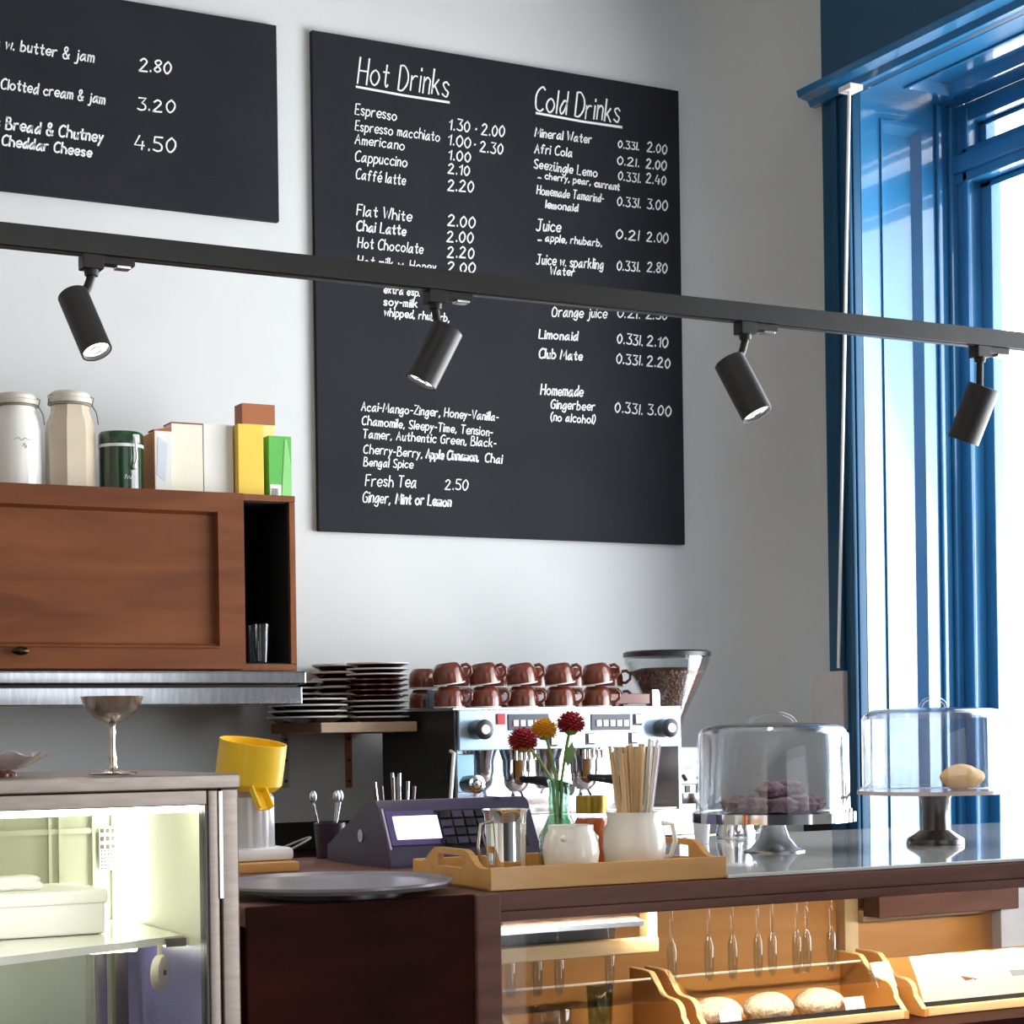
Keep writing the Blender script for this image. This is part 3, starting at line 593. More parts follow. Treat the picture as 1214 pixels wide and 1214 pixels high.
carton(288, 327, 479, 5.14, .06, mat('pale_yellow_carton', (.82, .66, .26), (.77, .61, .22), rough=.5), 'tall yellow carton with rust brown cap', 0, m_bbox, .21)
def gpatch(o, W, H):
    MB().box(.003, W*.52, -.0012, -.0002, .004, H*.22).build('barcode_label', m_paper, o)
    mb = MB()
    for k in range(6): mb.box(.006+k*.0035, .0075+k*.0035, -.0018, -.0012, .006, H*.16)
    mb.build('barcode_bars', m_dark, o, smooth=0)
    MB().prism([(W*.55, H*.05), (W*.98, H*.05), (W*.98, H*.5), (W*.8, H*.95), (W*.7, H*.95)], 'y', -.0012, -.0002).build('light_print', mat('light_green_print', (.24, .62, .18), rough=.5), o)
carton(319, 346, 517, 5.07, .045, m_gbox, 'small green carton with white label at the cabinet end', 0, None, 0, None, gpatch)

# ------------------------------------------------------------------ plate shelf with stacks of plates
sl = P(322, 853, Y=YW); SX = sl.x; fr_ = P(381, 866, X=SX); SZ1 = P(440, 856, Y=fr_.y).z; SZ0 = P(440, 868, Y=fr_.y).z; SYF = fr_.y
sh = thing('plate_shelf', 'pale wooden wall shelf carrying stacks of brown plates', 'shelf', (SX, SYF, SZ1))
SXR = P(544, 840, Y=4.83).x-.021
MB().box(0, SXR-SX, 0, YW-SYF, SZ0-SZ1, 0, .002).build('board', m_shelfwood, sh)
MB().box(-.0015, 0, 0.002, YW-SYF-.002, SZ0-SZ1+.001, -.001).build('end_grain', mat('dark_end_grain', (.24, .12, .06), rough=.6), sh)
for px, mm in ((338, m_fridge), (413, m_bbox)):
    q = P(px, 900, Y=YW); zb = P(px, 934, Y=YW).z; bx = q.x-SX; yb = YW-SYF
    br = MB().box(bx-.011, bx+.011, yb-.004, yb, zb-SZ1, SZ0-SZ1, .001).box(bx-.011, bx+.011, .08, yb, SZ0-SZ1-.004, SZ0-SZ1, .001).build('shelf_bracket', mat('grey_bracket', (.42, .38, .34), rough=.5) if px < 400 else mm, sh)
    mb = MB()
    for k in (.12, .5, .88): zz = (zb-SZ1)*(1-k)+(SZ0-SZ1)*k; mb.cyl((bx, yb-.004, zz), (bx, yb-.006, zz), .005, n=12)
    mb.build('screw', m_dark, br)
def plate_proto(r, h, rim):
    o = thing('saucer', 'x', 'plate')
    MB().lathe([(0, .002), (r*.55, .0), (r*.60, .001), (r*.97, h*.78), (r*.965, h*.9), (r*.55, .005), (0, .005)], 48).build('dish', m_plate, o)
    MB().lathe([(r*.955, h*.72), (r, h*.80), (r, h), (r*.955, h), (r*.955, h*.72)], 48).build('rim', m_rim if rim else m_brown, o)
    return o
def stack(px, Y, w_, ytop, n, name, rimfn=lambda k: True, grp='plates on the wall shelf', wfn=lambda k: 1):
    c = P(px, 853, Y=Y); s = S(c); top = P(px, ytop, Y=Y).z; pitch = (top-SZ1)/n
    prot = {}
    for k in range(n):
        key = (rimfn(k), wfn(k)); loc = (c.x+random.uniform(-.002, .002), Y+random.uniform(-.002, .002), SZ1+pitch*k)
        lab = ('topmost' if k == n-1 else ORD[k])+' plate of '+name
        if key not in prot:
            o = plate_proto(w_*s/2*wfn(k), pitch*1.12, rimfn(k)); o.location = loc; o['label'] = lab; o['group'] = grp; prot[key] = o
        else: dup(prot[key], loc, 0, lab, grp)
stack(370, SYF+.105, 84, 829, 4, 'the low front stack at the shelf end')
stack(350, YW-.10, 66, 809, 7, 'the rear stack behind the steel rack end')
stack(403, YW-.10, 66, 789, 8, 'the rear stack behind the tall front stack')
stack(448, SYF+.095, 74, 787, 11, 'the tall front stack', lambda k: k < 4 or k > 7, 'plates on the wall shelf', lambda k: 1.0)

# ------------------------------------------------------------------ espresso machine
MY = 4.83; a = P(544, 840, Y=MY); b = P(805, 840, Y=MY); MW = b.x-a.x; MZ1 = a.z; MZ0 = P(600, 889, Y=MY).z
em = thing('espresso_machine', 'wide steel espresso machine with two groups beneath the brown cups', 'coffee machine', (a.x, MY, BZ))
h1 = MZ1-BZ; h0 = MZ0-BZ; MD = .50
MB().box(0, MW, 0, .10, h0, h1, .004).build('control_panel', mat('blue_steel', (.60, .78, .95), (.52, .72, .92), rough=.2, metal=.35), em)
MB().box(0, MW, .10, MD, h0+.01, h1-.006, .003).build('upper_body', m_dark, em)
MB().box(-.012, 0, .01, MD, .03, h1+.004, .003).build('left_side_panel', m_dark, em); MB().box(MW, MW+.012, .01, MD, .03, h1-.002, .003).build('right_side_panel', m_steel, em)
MB().box(.0, MW, .20, MD, .03, h0+.01).build('back_splash', m_chrome, em)
MB().box(0, MW, -.02, .20, .03, .11, .006).build('drip_tray', m_steel, em)
MB().box(.02, MW-.02, -.012, .19, .11, .116, .002).build('drip_grate', mat('pinkish_steel', (.72, .58, .52), rough=.4, metal=.6), em)
MB().box(-.02, MW+.004, -.002, MD, h1-.006, h1+.002, .002).build('cup_tray', m_steel, em)
for x in (.04, MW-.04):
    for y in (.05, MD-.06): MB().cyl((x, y, 0), (x, y, .03), .02).build('foot', m_dark, em)
def pp(px, py, Y=MY): v = P(px, py, Y=Y); return Vector((v.x-a.x, Y-MY, v.z-BZ))
for px, py in ((564, 865), (783, 863)):
    c = pp(px, py); k = MB()
    M = Matrix.Translation((c.x, 0, c.z)) @ Matrix.Rotation(PI/2, 4, 'X')
    kn = k.lathe([(0, 0), (.024, 0), (.028, .012), (.026, .04), (.028, .055), (.018, .06), (0, .06)], 28, M=M).build('steam_knob', m_dark, em)
    MB().lathe([(0, .06), (.014, .06), (.013, .064), (0, .064)], 20, M=M).build('knob_cap', m_white, kn)
def panel_box(name, x0, x1, y0, y1, m, d=.006, bev=.001):
    A = pp(x0, y1); B = pp(x1, y0); return MB().box(A.x, B.x, -d, 0.001, A.z, B.z, bev).build(name, m, em)
panel_box('power_switch', 588.5, 598, 846, 859, mat('red_switch', (.55, .01, .02), rough=.3))
for x0, x1 in ((602, 650), (700.5, 746.5)):
    pn = panel_box('button_panel', x0, x1, 846, 866, mat('slate_button_panel', (.045, .05, .08), rough=.3), .004)
    for k in range(5):
        xx = x0+5.5+k*(x1-x0)*.175; A = pp(xx, 861); B = pp(xx+6.0, 853.5)
        MB().box(A.x, B.x, -.008, -.003, A.z, B.z, .0015).build('push_button', m_white, pn)
for x0, y0 in ((751, 847), (695, 870), (746, 869), (651, 872)):
    panel_box('switch_surround', x0-1, x0+9.5, y0-1, y0+13, m_dark, .003); panel_box('rocker_switch', x0+1.5, x0+9, y0, y0+11, m_white, .008)
# group heads
for gi, gx in enumerate((612, 692)):
    c = pp(gx, 905, MY+.09)
    gh = MB().lathe([(0, -.05), (.036, -.05), (.04, -.03), (.04, 0), (.05, .03), (.05, .06), (0, .06)], 32, c=(c.x, .09, h0-.035)).build('group_head', m_chrome, em)
    mb = MB()
    for k in range(5): mb.cyl((c.x-.03+k*.015, .035, h0-.03), (c.x-.03+k*.015, .035, h0-.004), .006, n=10)
    mb.build('valve_bolts', m_silver, gh)
    pf = MB().lathe([(0, -.085), (.02, -.085), (.034, -.07), (.038, -.05), (0, -.05)], 28, c=(c.x, .09, h0-.035)).build('portafilter', m_chrome, em)
    MB().tube([(c.x, .055, h0-.085), (c.x+.03, -.02, h0-.090), (c.x+.075, -.10, h0-.115)], [.010, .014, .017], 14).build('handle', m_dark, pf)
    mb = MB()
    for sgn in (-1, 1): mb.tube([(c.x, .09, h0-.115), (c.x+sgn*.012, .085, h0-.120), (c.x+sgn*.020, .08, h0-.14)], .006, 8)
    mb.build('spout', m_chrome, pf)
c = pp(565, 930, MY-.01); M = Matrix.Translation((c.x, -.0, c.z)) @ Matrix.Rotation(PI/2, 4, 'X')
g = MB().lathe([(0, -.05), (.024, -.05), (.026, .0), (.026, .012), (.022, .014), (0, .014)], 28, M=M).build('pressure_gauge', m_chrome, em)
mb = MB(); mb.lathe([(.011, .0145), (.013, .016), (.015, .0145), (.013, .0142), (.011, .0145)], 24, M=M); mb.lathe([(0, .0142), (.004, .0142), (.004, .016), (0, .016)], 12, M=M); mb.build('dial_marks', m_dark, g)
c = pp(540, 893, MY-.02); e_ = pp(534, 950, MY-.04)
MB().tube([(c.x+.01, .03, c.z+.005), (c.x, -.01, c.z), (e_.x, -.04, e_.z)], .0055, 10).build('steam_wand', m_white, em)
A = pp(546, 912); MB().box(A.x-.022, A.x+.016, .05, .10, A.z-.035, A.z+.02, .004).build('tap_block', m_dark, em)
A = pp(540, 915, MY+.12); MB().box(A.x-.03, A.x+.06, .12, .14, A.z-.06, A.z+.05, .003).build('blue_plate', mat('pale_blue_plate', (.30, .52, .66), rough=.3, metal=.5), em)
A = pp(575, 944, MY-.02); MB().box(A.x-.035, A.x+.035, -.04, .0, .112, .125, .003).build('steam_drip_cup', m_white, em)
# cup rail
ry = .17
for px in (512, 777):
    c = pp(px, 828, MY+ry); MB().box(c.x-.014, c.x+.014, ry-.004, ry+.004, h1-.002, h1+.055, .002).build('rail_post', m_chrome if px > 600 else mat('blue_grey_post', (.08, .12, .17), rough=.35), em)
MB().box(pp(515, 828, MY+ry).x, pp(775, 828, MY+ry).x, ry+.004, ry+.010, h1+.012, h1+.042, .002).build('cup_rail', m_brown, em)
# cups
def cup_proto():
    o = thing('coffee_cup', 'x', 'cup')
    r, h = .045, .060
    MB().lathe([(0, h-.004), (r*.55, h-.004), (r*.58, h), (r*.70, h-.002), (r*.92, h-.016), (r*.99, h*.45), (r*.97, .004), (r*.92, .004), (r*.90, h*.4), (r*.8, h-.014), (0, h-.010)], 40).build('bowl', m_brown, o)
    MB().lathe([(r*.975, .004), (r*.99, .002), (r*.97, .0), (r*.915, .0), (r*.91, .004), (r*.975, .004)], 40).build('rim', m_rim, o)
    MB().tube([(r*.93, 0, h*.80), (r*1.25, 0, h*.84), (r*1.52, 0, h*.66), (r*1.50, 0, h*.40), (r*1.2, 0, h*.22), (r*.95, 0, h*.24)], [.005, .0048, .0045, .0045, .0048, .005], 10).build('handle', m_brown, o)
    return o
cp = None; lx = [533, 575, 620, 664, 708]
zc = MZ1+.002
rows = [('lower front row', MY+.065, 0, 0), ('upper front row', MY+.065, .0625, .14), ('lower rear row', MY+.30, 0, 0), ('upper rear row', MY+.30, .0625, .0)]
for rn, Y, dz, tilt in rows:
    for i, px in enumerate(lx):
        if Y > MY+.2: px = px+14
        c = P(px, 835, Y=Y); lab = '%s brown cup from the left in the %s on the machine' % (NTH[i], rn)
        hz = -.75+random.uniform(-.15, .15)
        loc = (c.x, Y+random.uniform(-.004, .004), zc+dz+(.004 if tilt else 0))
        R3 = (Matrix.Rotation(-tilt, 3, 'Y') @ Matrix.Rotation(hz, 3, 'Z')).to_euler()
        if cp is None: cp = cup_proto(); cp.location = loc; cp.rotation_euler = R3; cp['label'] = lab; cp['group'] = 'brown cups on the espresso machine'
        else: dup(cp, loc, None, lab, 'brown cups on the espresso machine', R3)
for k_, wd_ in ((0, 'lower'), (1, 'upper')):
    dup(cp, (P(502, 818, Y=MY+.42).x, MY+.42, zc+.0625*k_), None, wd_+' brown cup stacked alone at the rear left corner of the machine', 'brown cups on the espresso machine', (0, 0, -.5))

# ------------------------------------------------------------------ coffee grinder
GY = 5.05; c = P(808, 880, Y=GY); s = S(c)
gr = thing('coffee_grinder', 'coffee grinder with a big bean hopper right of the espresso machine', 'grinder', (c.x, GY, BZ))
def gz(py): return P(800, py, Y=GY).z-BZ
hc = (P(791, 800, Y=GY).x-c.x)
MB().lathe([(.030, gz(872)), (.040, gz(866)), (.052, gz(850)), (50*s, gz(786)), (50.5*s, gz(778)), (49*s, gz(778)), (48.5*s, gz(786)), (.048, gz(851)), (.030, gz(872))], 40, c=(hc, 0, 0)).build('hopper', m_clear, gr)
MB().lathe([(0, gz(870)), (.036, gz(866)), (.046, gz(850)), (44*s, gz(796)), (30*s, gz(792)), (0, gz(791))], 40, c=(hc, 0, 0)).build('coffee_bean_fill', m_bean, gr)
MB().lathe([(0, gz(772)), (49*s, gz(772)), (52*s, gz(774)), (52*s, gz(779)), (0, gz(779))], 40, c=(hc, 0, 0)).build('hopper_lid', m_dark, gr)
MB().lathe([(0, gz(886)), (.040, gz(886)), (.040, gz(876)), (.030, gz(870)), (0, gz(870))], 30, c=(hc, 0, 0)).build('neck', m_white, gr)
MB().box(hc-.02, hc+.095, -.06, .10, gz(930), gz(886), .012).build('body', m_white, gr)
MB().box(hc-.03, hc+.10, .0, .10, .02, gz(928), .006).build('column', m_white, gr)
MB().box(hc-.06, hc+.12, -.12, .12, 0, .025, .008).build('base', m_steel, gr)
MB().lathe([(.034, gz(952)), (.040, gz(946)), (.040, gz(940)), (0, gz(940)), (0, gz(952))], 28, c=(hc+.04, -.05, 0)).build('dosing_chamber', m_steel, gr)
mb = MB(); mb.tube([(hc+.01, -.065, gz(918)), (hc+.015, -.075, gz(925))], .006, 8); mb.box(hc+.02, hc+.035, -.066, -.058, gz(939), gz(931)); mb.cyl((hc+.07, -.06, gz(922)), (hc+.07, -.066, gz(922)), .006); mb.build('controls', m_dark, gr)
MB().box(hc+.025, hc+.05, -.0615, -.06, gz(912), gz(908)).build('maker_plate', mat('faint_green_print', (.35, .55, .45), rough=.5), gr)

# ------------------------------------------------------------------ items at the back of the counter
def on(px, py, Z=ZT): return P(px, py, Z=Z)
# yellow juicer on a wooden board
jb = P(312, 1018, Z=ZT); JY = 3.36; jx = P(300, 1000, Y=JY).x
tag(MB().box(jx-.10, jx+.055, JY-.09, JY+.10, ZT, ZT+.018, .003).build('cutting_board', m_ply), 'thin wooden board under the yellow citrus juicer', 'board')
JZ = ZT+.018; jsc = S((jx, JY, 1.2))
ju = thing('citrus_juicer', 'citrus juicer with a yellow bowl and white motor base', 'juicer', (jx, JY, JZ))
def jz(py): return P(300, py, Y=JY).z-JZ
bc = P(293, 900, Y=JY).x-jx; rb = 40*jsc
MB().box(-.055, .058, -.06, .07, 0, jz(1004), .008).build('base', m_white, ju)
MB().lathe([(0, jz(1004)), (.040, jz(1004)), (.039, jz(945)), (.030, jz(938)), (.030, jz(930)), (0, jz(930))], 36).build('motor_housing', mat('satin_white', (.70, .70, .72), (.66, .66, .68), rough=.25, metal=.3), ju)
MT = Matrix.Translation((bc, 0, jz(934))) @ Matrix.Rotation(math.radians(5), 4, 'Y') @ Matrix.Rotation(math.radians(9), 4, 'X')
hb = jz(878)-jz(934)
bowl = MB().lathe([(0, 0), (rb*.82, 0), (rb*.92, .006), (rb, .012), (rb, hb), (rb*.955, hb), (rb*.94, .014), (0, .010)], 48, M=MT).build('bowl', m_yellow, ju)
MB().lathe([(0, hb*.75), (.008, hb*.72), (.02, hb*.5), (.026, .012), (0, .012)], 16, M=MT).build('reamer', m_yellow, bowl)
p0 = Vector((bc-.004, -rb*.86, jz(934))); p1 = Vector((bc+.003, -rb*1.22, jz(958)))
mb = MB(); mb.prism([(-.016, 0), (-.012, -.004), (.012, -.004), (.016, 0), (.016, .012), (.013, .012), (.011, 0.0), (-.011, 0.0), (-.013, .012), (-.016, .012)], 'z', 0, (p1-p0).length, M=Matrix.Translation(p0) @ (p1-p0).to_track_quat('Z', 'Y').to_matrix().to_4x4()); mb.build('spout', m_yellow, bowl)
c = [(.055, .03, .02), (.09, .06, .035), (.125, .06, .03), (.135, .04, .008), (.11, .03, .004), (.07, .04, .012)]
MB().tube([Vector((x_, y_, .004+.03*math.sin(PI*i_/24)**1.0)) for i_, (x_, y_) in enumerate([(.055+.075*math.sin(PI*k_/24), .02+.05*(1-math.cos(PI*k_/24))/2) for k_ in range(25)])], .0022, 8).build('power_cord', m_cable, ju)
# round slate disc tray
rc = P(398, 1043.5, Z=ZT+.022); rr = 138*S(rc)
rt = thing('round_tray', 'large round grey tray on the dark counter beside the fridge', 'tray', (rc.x, rc.y, ZT))
MB().lathe([(0, .012), (rr*.96, .012), (rr, .018), (rr, .022), (rr*.985, .023), (rr*.95, .018), (0, .018)], 96).build('disc', m_slate, rt)
MB().lathe([(0, 0), (.11, 0), (.11, .012), (0, .012)], 48).build('foot_ring', m_dark, rt)
# cash register
rx0 = 1.440; ry0 = 3.215; rzp = P(445, 950, X=rx0); rx1 = P(643, 1020, Y=ry0).x
rg = thing('cash_register', 'violet lit grey cash register with a glowing screen', 'cash register', (rx0, ry0, ZT))
RW_ = rx1-rx0; rh = rzp.z-ZT; ryt = rzp.y-ry0
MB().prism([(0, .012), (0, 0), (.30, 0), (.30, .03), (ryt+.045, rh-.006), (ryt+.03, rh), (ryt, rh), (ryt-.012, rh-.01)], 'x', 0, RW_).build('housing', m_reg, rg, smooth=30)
fa = Vector((0, ryt-.012, rh-.01)); fb = Vector((0, 0, .012)); fdir = (fb-fa); fl = fdir.length; fdir.normalize(); fn = Vector((0, -fdir.z, fdir.y)); fn = fn if fn.y < 0 else -fn
MF = Matrix((Vector((1, 0, 0)), fdir, -fn)).transposed().to_4x4()   # x right, y down the face, z into the body
def face(name, x0, x1, v0, v1, d, m, par, bev=.001):
    Mx = Matrix.Translation(fa) @ MF
    return MB().box(x0*RW_, x1*RW_, v0*fl, v1*fl, -d, .002, bev, M=Mx).build(name, m, par)
scb = face('screen_bezel', .03, .40, .10, .72, .003, mat('violet_glow_bezel', (.12, .085, .24), rough=.35), rg)  # violet glow around the screen put into the bezel colour
face('screen', .07, .36, .20, .62, .0045, m_screen, scb); face('bezel_strip', .012, .022, .05, .80, .004, mat('pale_violet_trim', (.6, .55, .75), rough=.3), rg)  # pale violet strip beside the bezel's left edge
kb_ = face('keypad', .34, .93, .10, .80, .003, m_dark, rg)
for r_ in range(4):
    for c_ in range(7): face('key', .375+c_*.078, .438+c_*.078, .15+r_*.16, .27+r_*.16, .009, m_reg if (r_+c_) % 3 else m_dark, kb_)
MB().box(RW_*.80, RW_*.805, ryt-.012, ryt+.05, rh-.002, rh+.0015).build('lid_seam', m_dark, rg)
MB().cyl((-.004, .13, .055), (0, .13, .055), .012, n=16).build('side_lock', m_steel, rg)
MB().tube([(RW_*.62, -.012, .09), (RW_*.55, -.030, .055), (RW_*.57, -.035, .025), (RW_*.66, -.02, .003)], .0018, 8).build('cable', m_cable, rg)
# spoon cup behind the register
p = P(387, 1010, Y=3.50)
SCX = P(391, 1000, Y=3.57).x
sc_ = thing('spoon_cup', 'small dark cup of metal spoons left of the cash register', 'cup', (SCX, 3.57, ZT))
MB().lathe([(0, 0), (.026, 0), (.032, .07), (.029, .07), (.024, .004), (0, .004)], 24).build('cup', mat('dark_purple_ceramic', (.03, .016, .03), rough=.3), sc_)
for k, (dx, dy, lab) in enumerate(((-.018, .0, 'left leaning teaspoon in the small dark cup'), (.004, -.012, 'upright teaspoon in the small dark cup'), (.014, .006, 'right leaning teaspoon in the small dark cup'))):
    x, y = SCX, 3.57
    o = thing('teaspoon', lab, 'spoon', (x+dx*.4, y+dy*.4, ZT+.0045), group='teaspoons in the dark cup')
    tp = Vector((dx*1.5, dy*1.2, .105)); MB().tube([(0, 0, 0), tp*.6, tp], [.0018, .0018, .003], 8).build('handle', m_steel, o)
    MB().blob(tp+Vector((0, 0, .012)), .008, .003, .013, 2).build('bowl', m_steel, o)
# utensil crock on the back worktop
ux = P(478, 940, Y=4.85).x
uc = thing('utensil_crock', 'dark crock of kitchen utensils left of the espresso machine', 'crock', (ux, 4.88, BZ))
MB().lathe([(0, 0), (.075, 0), (.085, .15), (.078, .15), (.068, .006), (0, .006)], 36).build('crock', m_dark, uc)
for k in range(10):
    a_ = k/10*2*PI; rr_ = .018+.028*((k*7) % 3)/2; bx, by = rr_*math.cos(a_), rr_*math.sin(a_)
    o = thing('kitchen_utensil', 'thin steel utensil sticking up from the dark crock beside the espresso machine', 'utensil', (ux+bx, 4.88+by, BZ+.008), group='utensils in the dark crock')
    hgt = .19+.012*((k*5) % 4); tp = Vector((bx*.55, by*.3, hgt)); MB().tube([(0, 0, 0), tp*.6, tp], [.003, .0035, .005], 8).build('handle', m_steel if k % 2 else m_fridge, o)

# ------------------------------------------------------------------ wooden serving tray with its things
TX0 = P(570, 1056, Z=ZT).x; TY0 = CF+.012; TX1 = P(862, 1041, Y=TY0).x; TD = .285; TH = .036
ty = thing('serving_tray', 'honey coloured wooden serving tray with handle holes on the counter', 'tray', (TX0, TY0, ZT+.0008))
TW = TX1-TX0
MB().box(.003, TW-.003, .003, TD-.003, 0, .008).build('base', m_tray, ty)
MB().box(0, TW, 0, .011, 0, TH, .002).build('front_wall', m_tray, ty); MB().box(0, TW, TD-.011, TD, 0, TH, .002).build('back_wall', m_tray, ty)
def endwall(x0, x1):
    mb = MB(); n = 24; top = []
    for i in range(n+1):
        v = .0105+(TD-.021)*i/n; u = (v/TD-.5)*2; k = max(0, min(1, (.75-abs(u))/.40)); k = k*k*(3-2*k)
        top.append((v, TH-.002+.026*k))
    lo = [(v, .004) for v, _ in top]
    hs = [(TD/2-.046, TH+.000), (TD/2+.046, TH+.014)]
    def colz(v): return hs[0][0] <= v <= hs[1][0]
    for i in range(n):
        v0, t0_ = top[i]; v1, t1_ = top[i+1]
        segs = [(.004, t0_, t1_)]
        if colz(v0) and colz(v1): parts = [((.004, .004), (hs[0][1]-.006, hs[0][1]-.006)), ((hs[1][1], hs[1][1]), (t0_, t1_))]
        else: parts = [((.004, .004), (t0_, t1_))]
        for (b0_, b1_), (u0, u1) in parts:
            mb.prism([(v0, b0_), (v1, b1_), (v1, u1), (v0, u0)], 'x', x0, x1)
    bmesh.ops.remove_doubles(mb.bm, verts=mb.bm.verts, dist=1e-5)
    return mb
endwall(0, .011).build('end_wall', m_tray, ty, smooth=0); endwall(TW-.011, TW).build('end_wall', m_tray, ty, smooth=0)
ZB = ZT+.0092
def base(px, py): return P(px, py, Z=ZB)
# steel milk jug
c = base(600, 1030); c.y = TY0+.10; c.x = P(600, 1020, Y=c.y).x; s = S(c); H = P(600, 959, Y=c.y).z-ZB; r = 25*s
mj = thing('milk_jug', 'straight polished steel jug at the left of the serving tray', 'jug', (c.x, c.y, ZB))
MB().lathe([(0, 0), (r*.98, 0), (r, .003), (r*.96, H*.3), (r*.97, H*.8), (r*1.02, H*.94), (r*1.14, H), (r*1.10, H), (r*.93, H*.9), (r*.92, .004), (0, .004)], 48).build('body', mat('mirror_steel', (.86, .85, .83), (.82, .81, .79), rough=.06, metal=1), mj)
MB().tube([(-r, 0, H*.82), (-r-.016, -.01, H*.80), (-r-.024, -.016, H*.5), (-r-.014, -.01, H*.15), (-r*.95, 0, H*.12)], .0028, 10).build('handle', m_silver, mj)
# cream sugar bowl, cream jug
c1 = P(677, 1015, Y=TY0+.075); s = S(c1); H = P(677, 978, Y=TY0+.075).z-ZB; r = 34*s
sb = thing('sugar_bowl', 'squat white pot in front of the flower vase on the tray', 'pot', (c1.x, TY0+.075, ZB))
MB().lathe([(0, 0), (r*.72, 0), (r*.92, H*.2), (r, H*.48), (r*.93, H*.78), (r*.80, H*.90), (r*.80, H), (r*.72, H), (r*.70, H*.9), (r*.80, H*.7), (r*.8, H*.2), (0, .006)], 48).build('body', m_offwhite, sb)
mb = MB()
for sg in (-1, 1): mb.blob((sg*r*.62, -r*.62, H*.76), .006, .006, .006, 2)
mb.build('lug', m_offwhite, sb)
c2 = P(752, 1015, Y=TY0+.115); s = S(c2); H = P(752, 962, Y=TY0+.115).z-ZB; r = 38*s; jugx, jugy, jugH, jugr = c2.x, TY0+.115, H, r
cj = thing('cream_jug', 'round cream ceramic jug holding stirrers on the tray', 'jug', (c2.x, jugy, ZB))
MB().lathe([(0, 0), (r*.70, 0), (r*.92, H*.15), (r, H*.42), (r*.95, H*.68), (r*.82, H*.86), (r*.86, H), (r*.80, H), (r*.76, H*.86), (r*.86, H*.6), (r*.84, H*.15), (0, .006)], 48).build('body', m_offwhite, cj)
MB().tube([(r*.82, -.018, H*.80), (r*1.16, -.022, H*.78), (r*1.26, -.022, H*.5), (r*1.1, -.02, H*.25), (r*.86, -.016, H*.22)], .0045, 10).build('handle', m_offwhite, cj)
# stirrers and straws in the jug
def bundle(kind, n, xf, yr, label, grp, cat, m, zt_px):
    for k in range(n):
        f = k/(n-1) if n > 1 else .5
        xt = P(xf[0]+(xf[1]-xf[0])*f, 890, Y=jugy).x-jugx; yt = random.uniform(-yr, yr)
        bt = Vector((xt*.38, yt*.5, .008)); tp = Vector((xt, yt*1.3, P(750, zt_px+random.uniform(-6, 6), Y=jugy).z-ZB))
        o = None
        d = (tp-bt)
        if kind == 'wooden_stirrer':
            M = d.to_track_quat('Z', 'Y').to_matrix().to_4x4()
            mb = MB().box(-.0042, .0042, -.0008, .0008, 0, d.length, .0006, 1, M=M)
        else: mb = MB().tube([(0, 0, 0), d*.5, d], .003, 10)
        o = tag(mb.build(kind, m if not (kind == 'drinking_straw' and k == n-1) else mat('striped_straw', (.45, .22, .30), rough=.4)), label if not (kind == 'drinking_straw' and k == n-1) else 'mauve drinking straw at the right edge of the jug bundle', cat, grp)
        o.location = Vector((jugx, jugy, ZB))+bt
bundle('wooden_stirrer', 16, (722, 769), .016, 'pale wooden stirrer standing in the cream jug', 'wooden stirrers in the cream jug', 'stirrer', m_stick, 888)
bundle('drinking_straw', 7, (766, 788), .014, 'white drinking straw standing at the right in the cream jug', 'straws in the cream jug', 'straw', m_white, 881)
# honey jar
hy = TY0+.22; c = P(702, 1000, Y=hy); s = S(c); zt_ = P(702, 943, Y=hy).z-ZB; r = 19*s
hj = thing('honey_jar', 'amber jar with gold lid behind the white pots', 'jar', (c.x, hy, ZB))
MB().lathe([(0, 0), (r*1.05, 0), (r*1.08, .004), (r*1.08, zt_*.64), (r*.92, zt_*.70), (0, zt_*.70)], 36).build('amber_body', m_honey, hj)
MB().lathe([(0, zt_*.701), (r*.9, zt_*.701), (r*.92, zt_*.76), (0, zt_*.76)], 36).build('glass_neck', m_clear, hj)
MB().lathe([(0, zt_*.76), (r*.98, zt_*.76), (r*.98, zt_*.98), (r*.94, zt_), (0, zt_)], 36).build('lid', mat('gold_lid', (.40, .26, .04), rough=.3, metal=.8), hj)
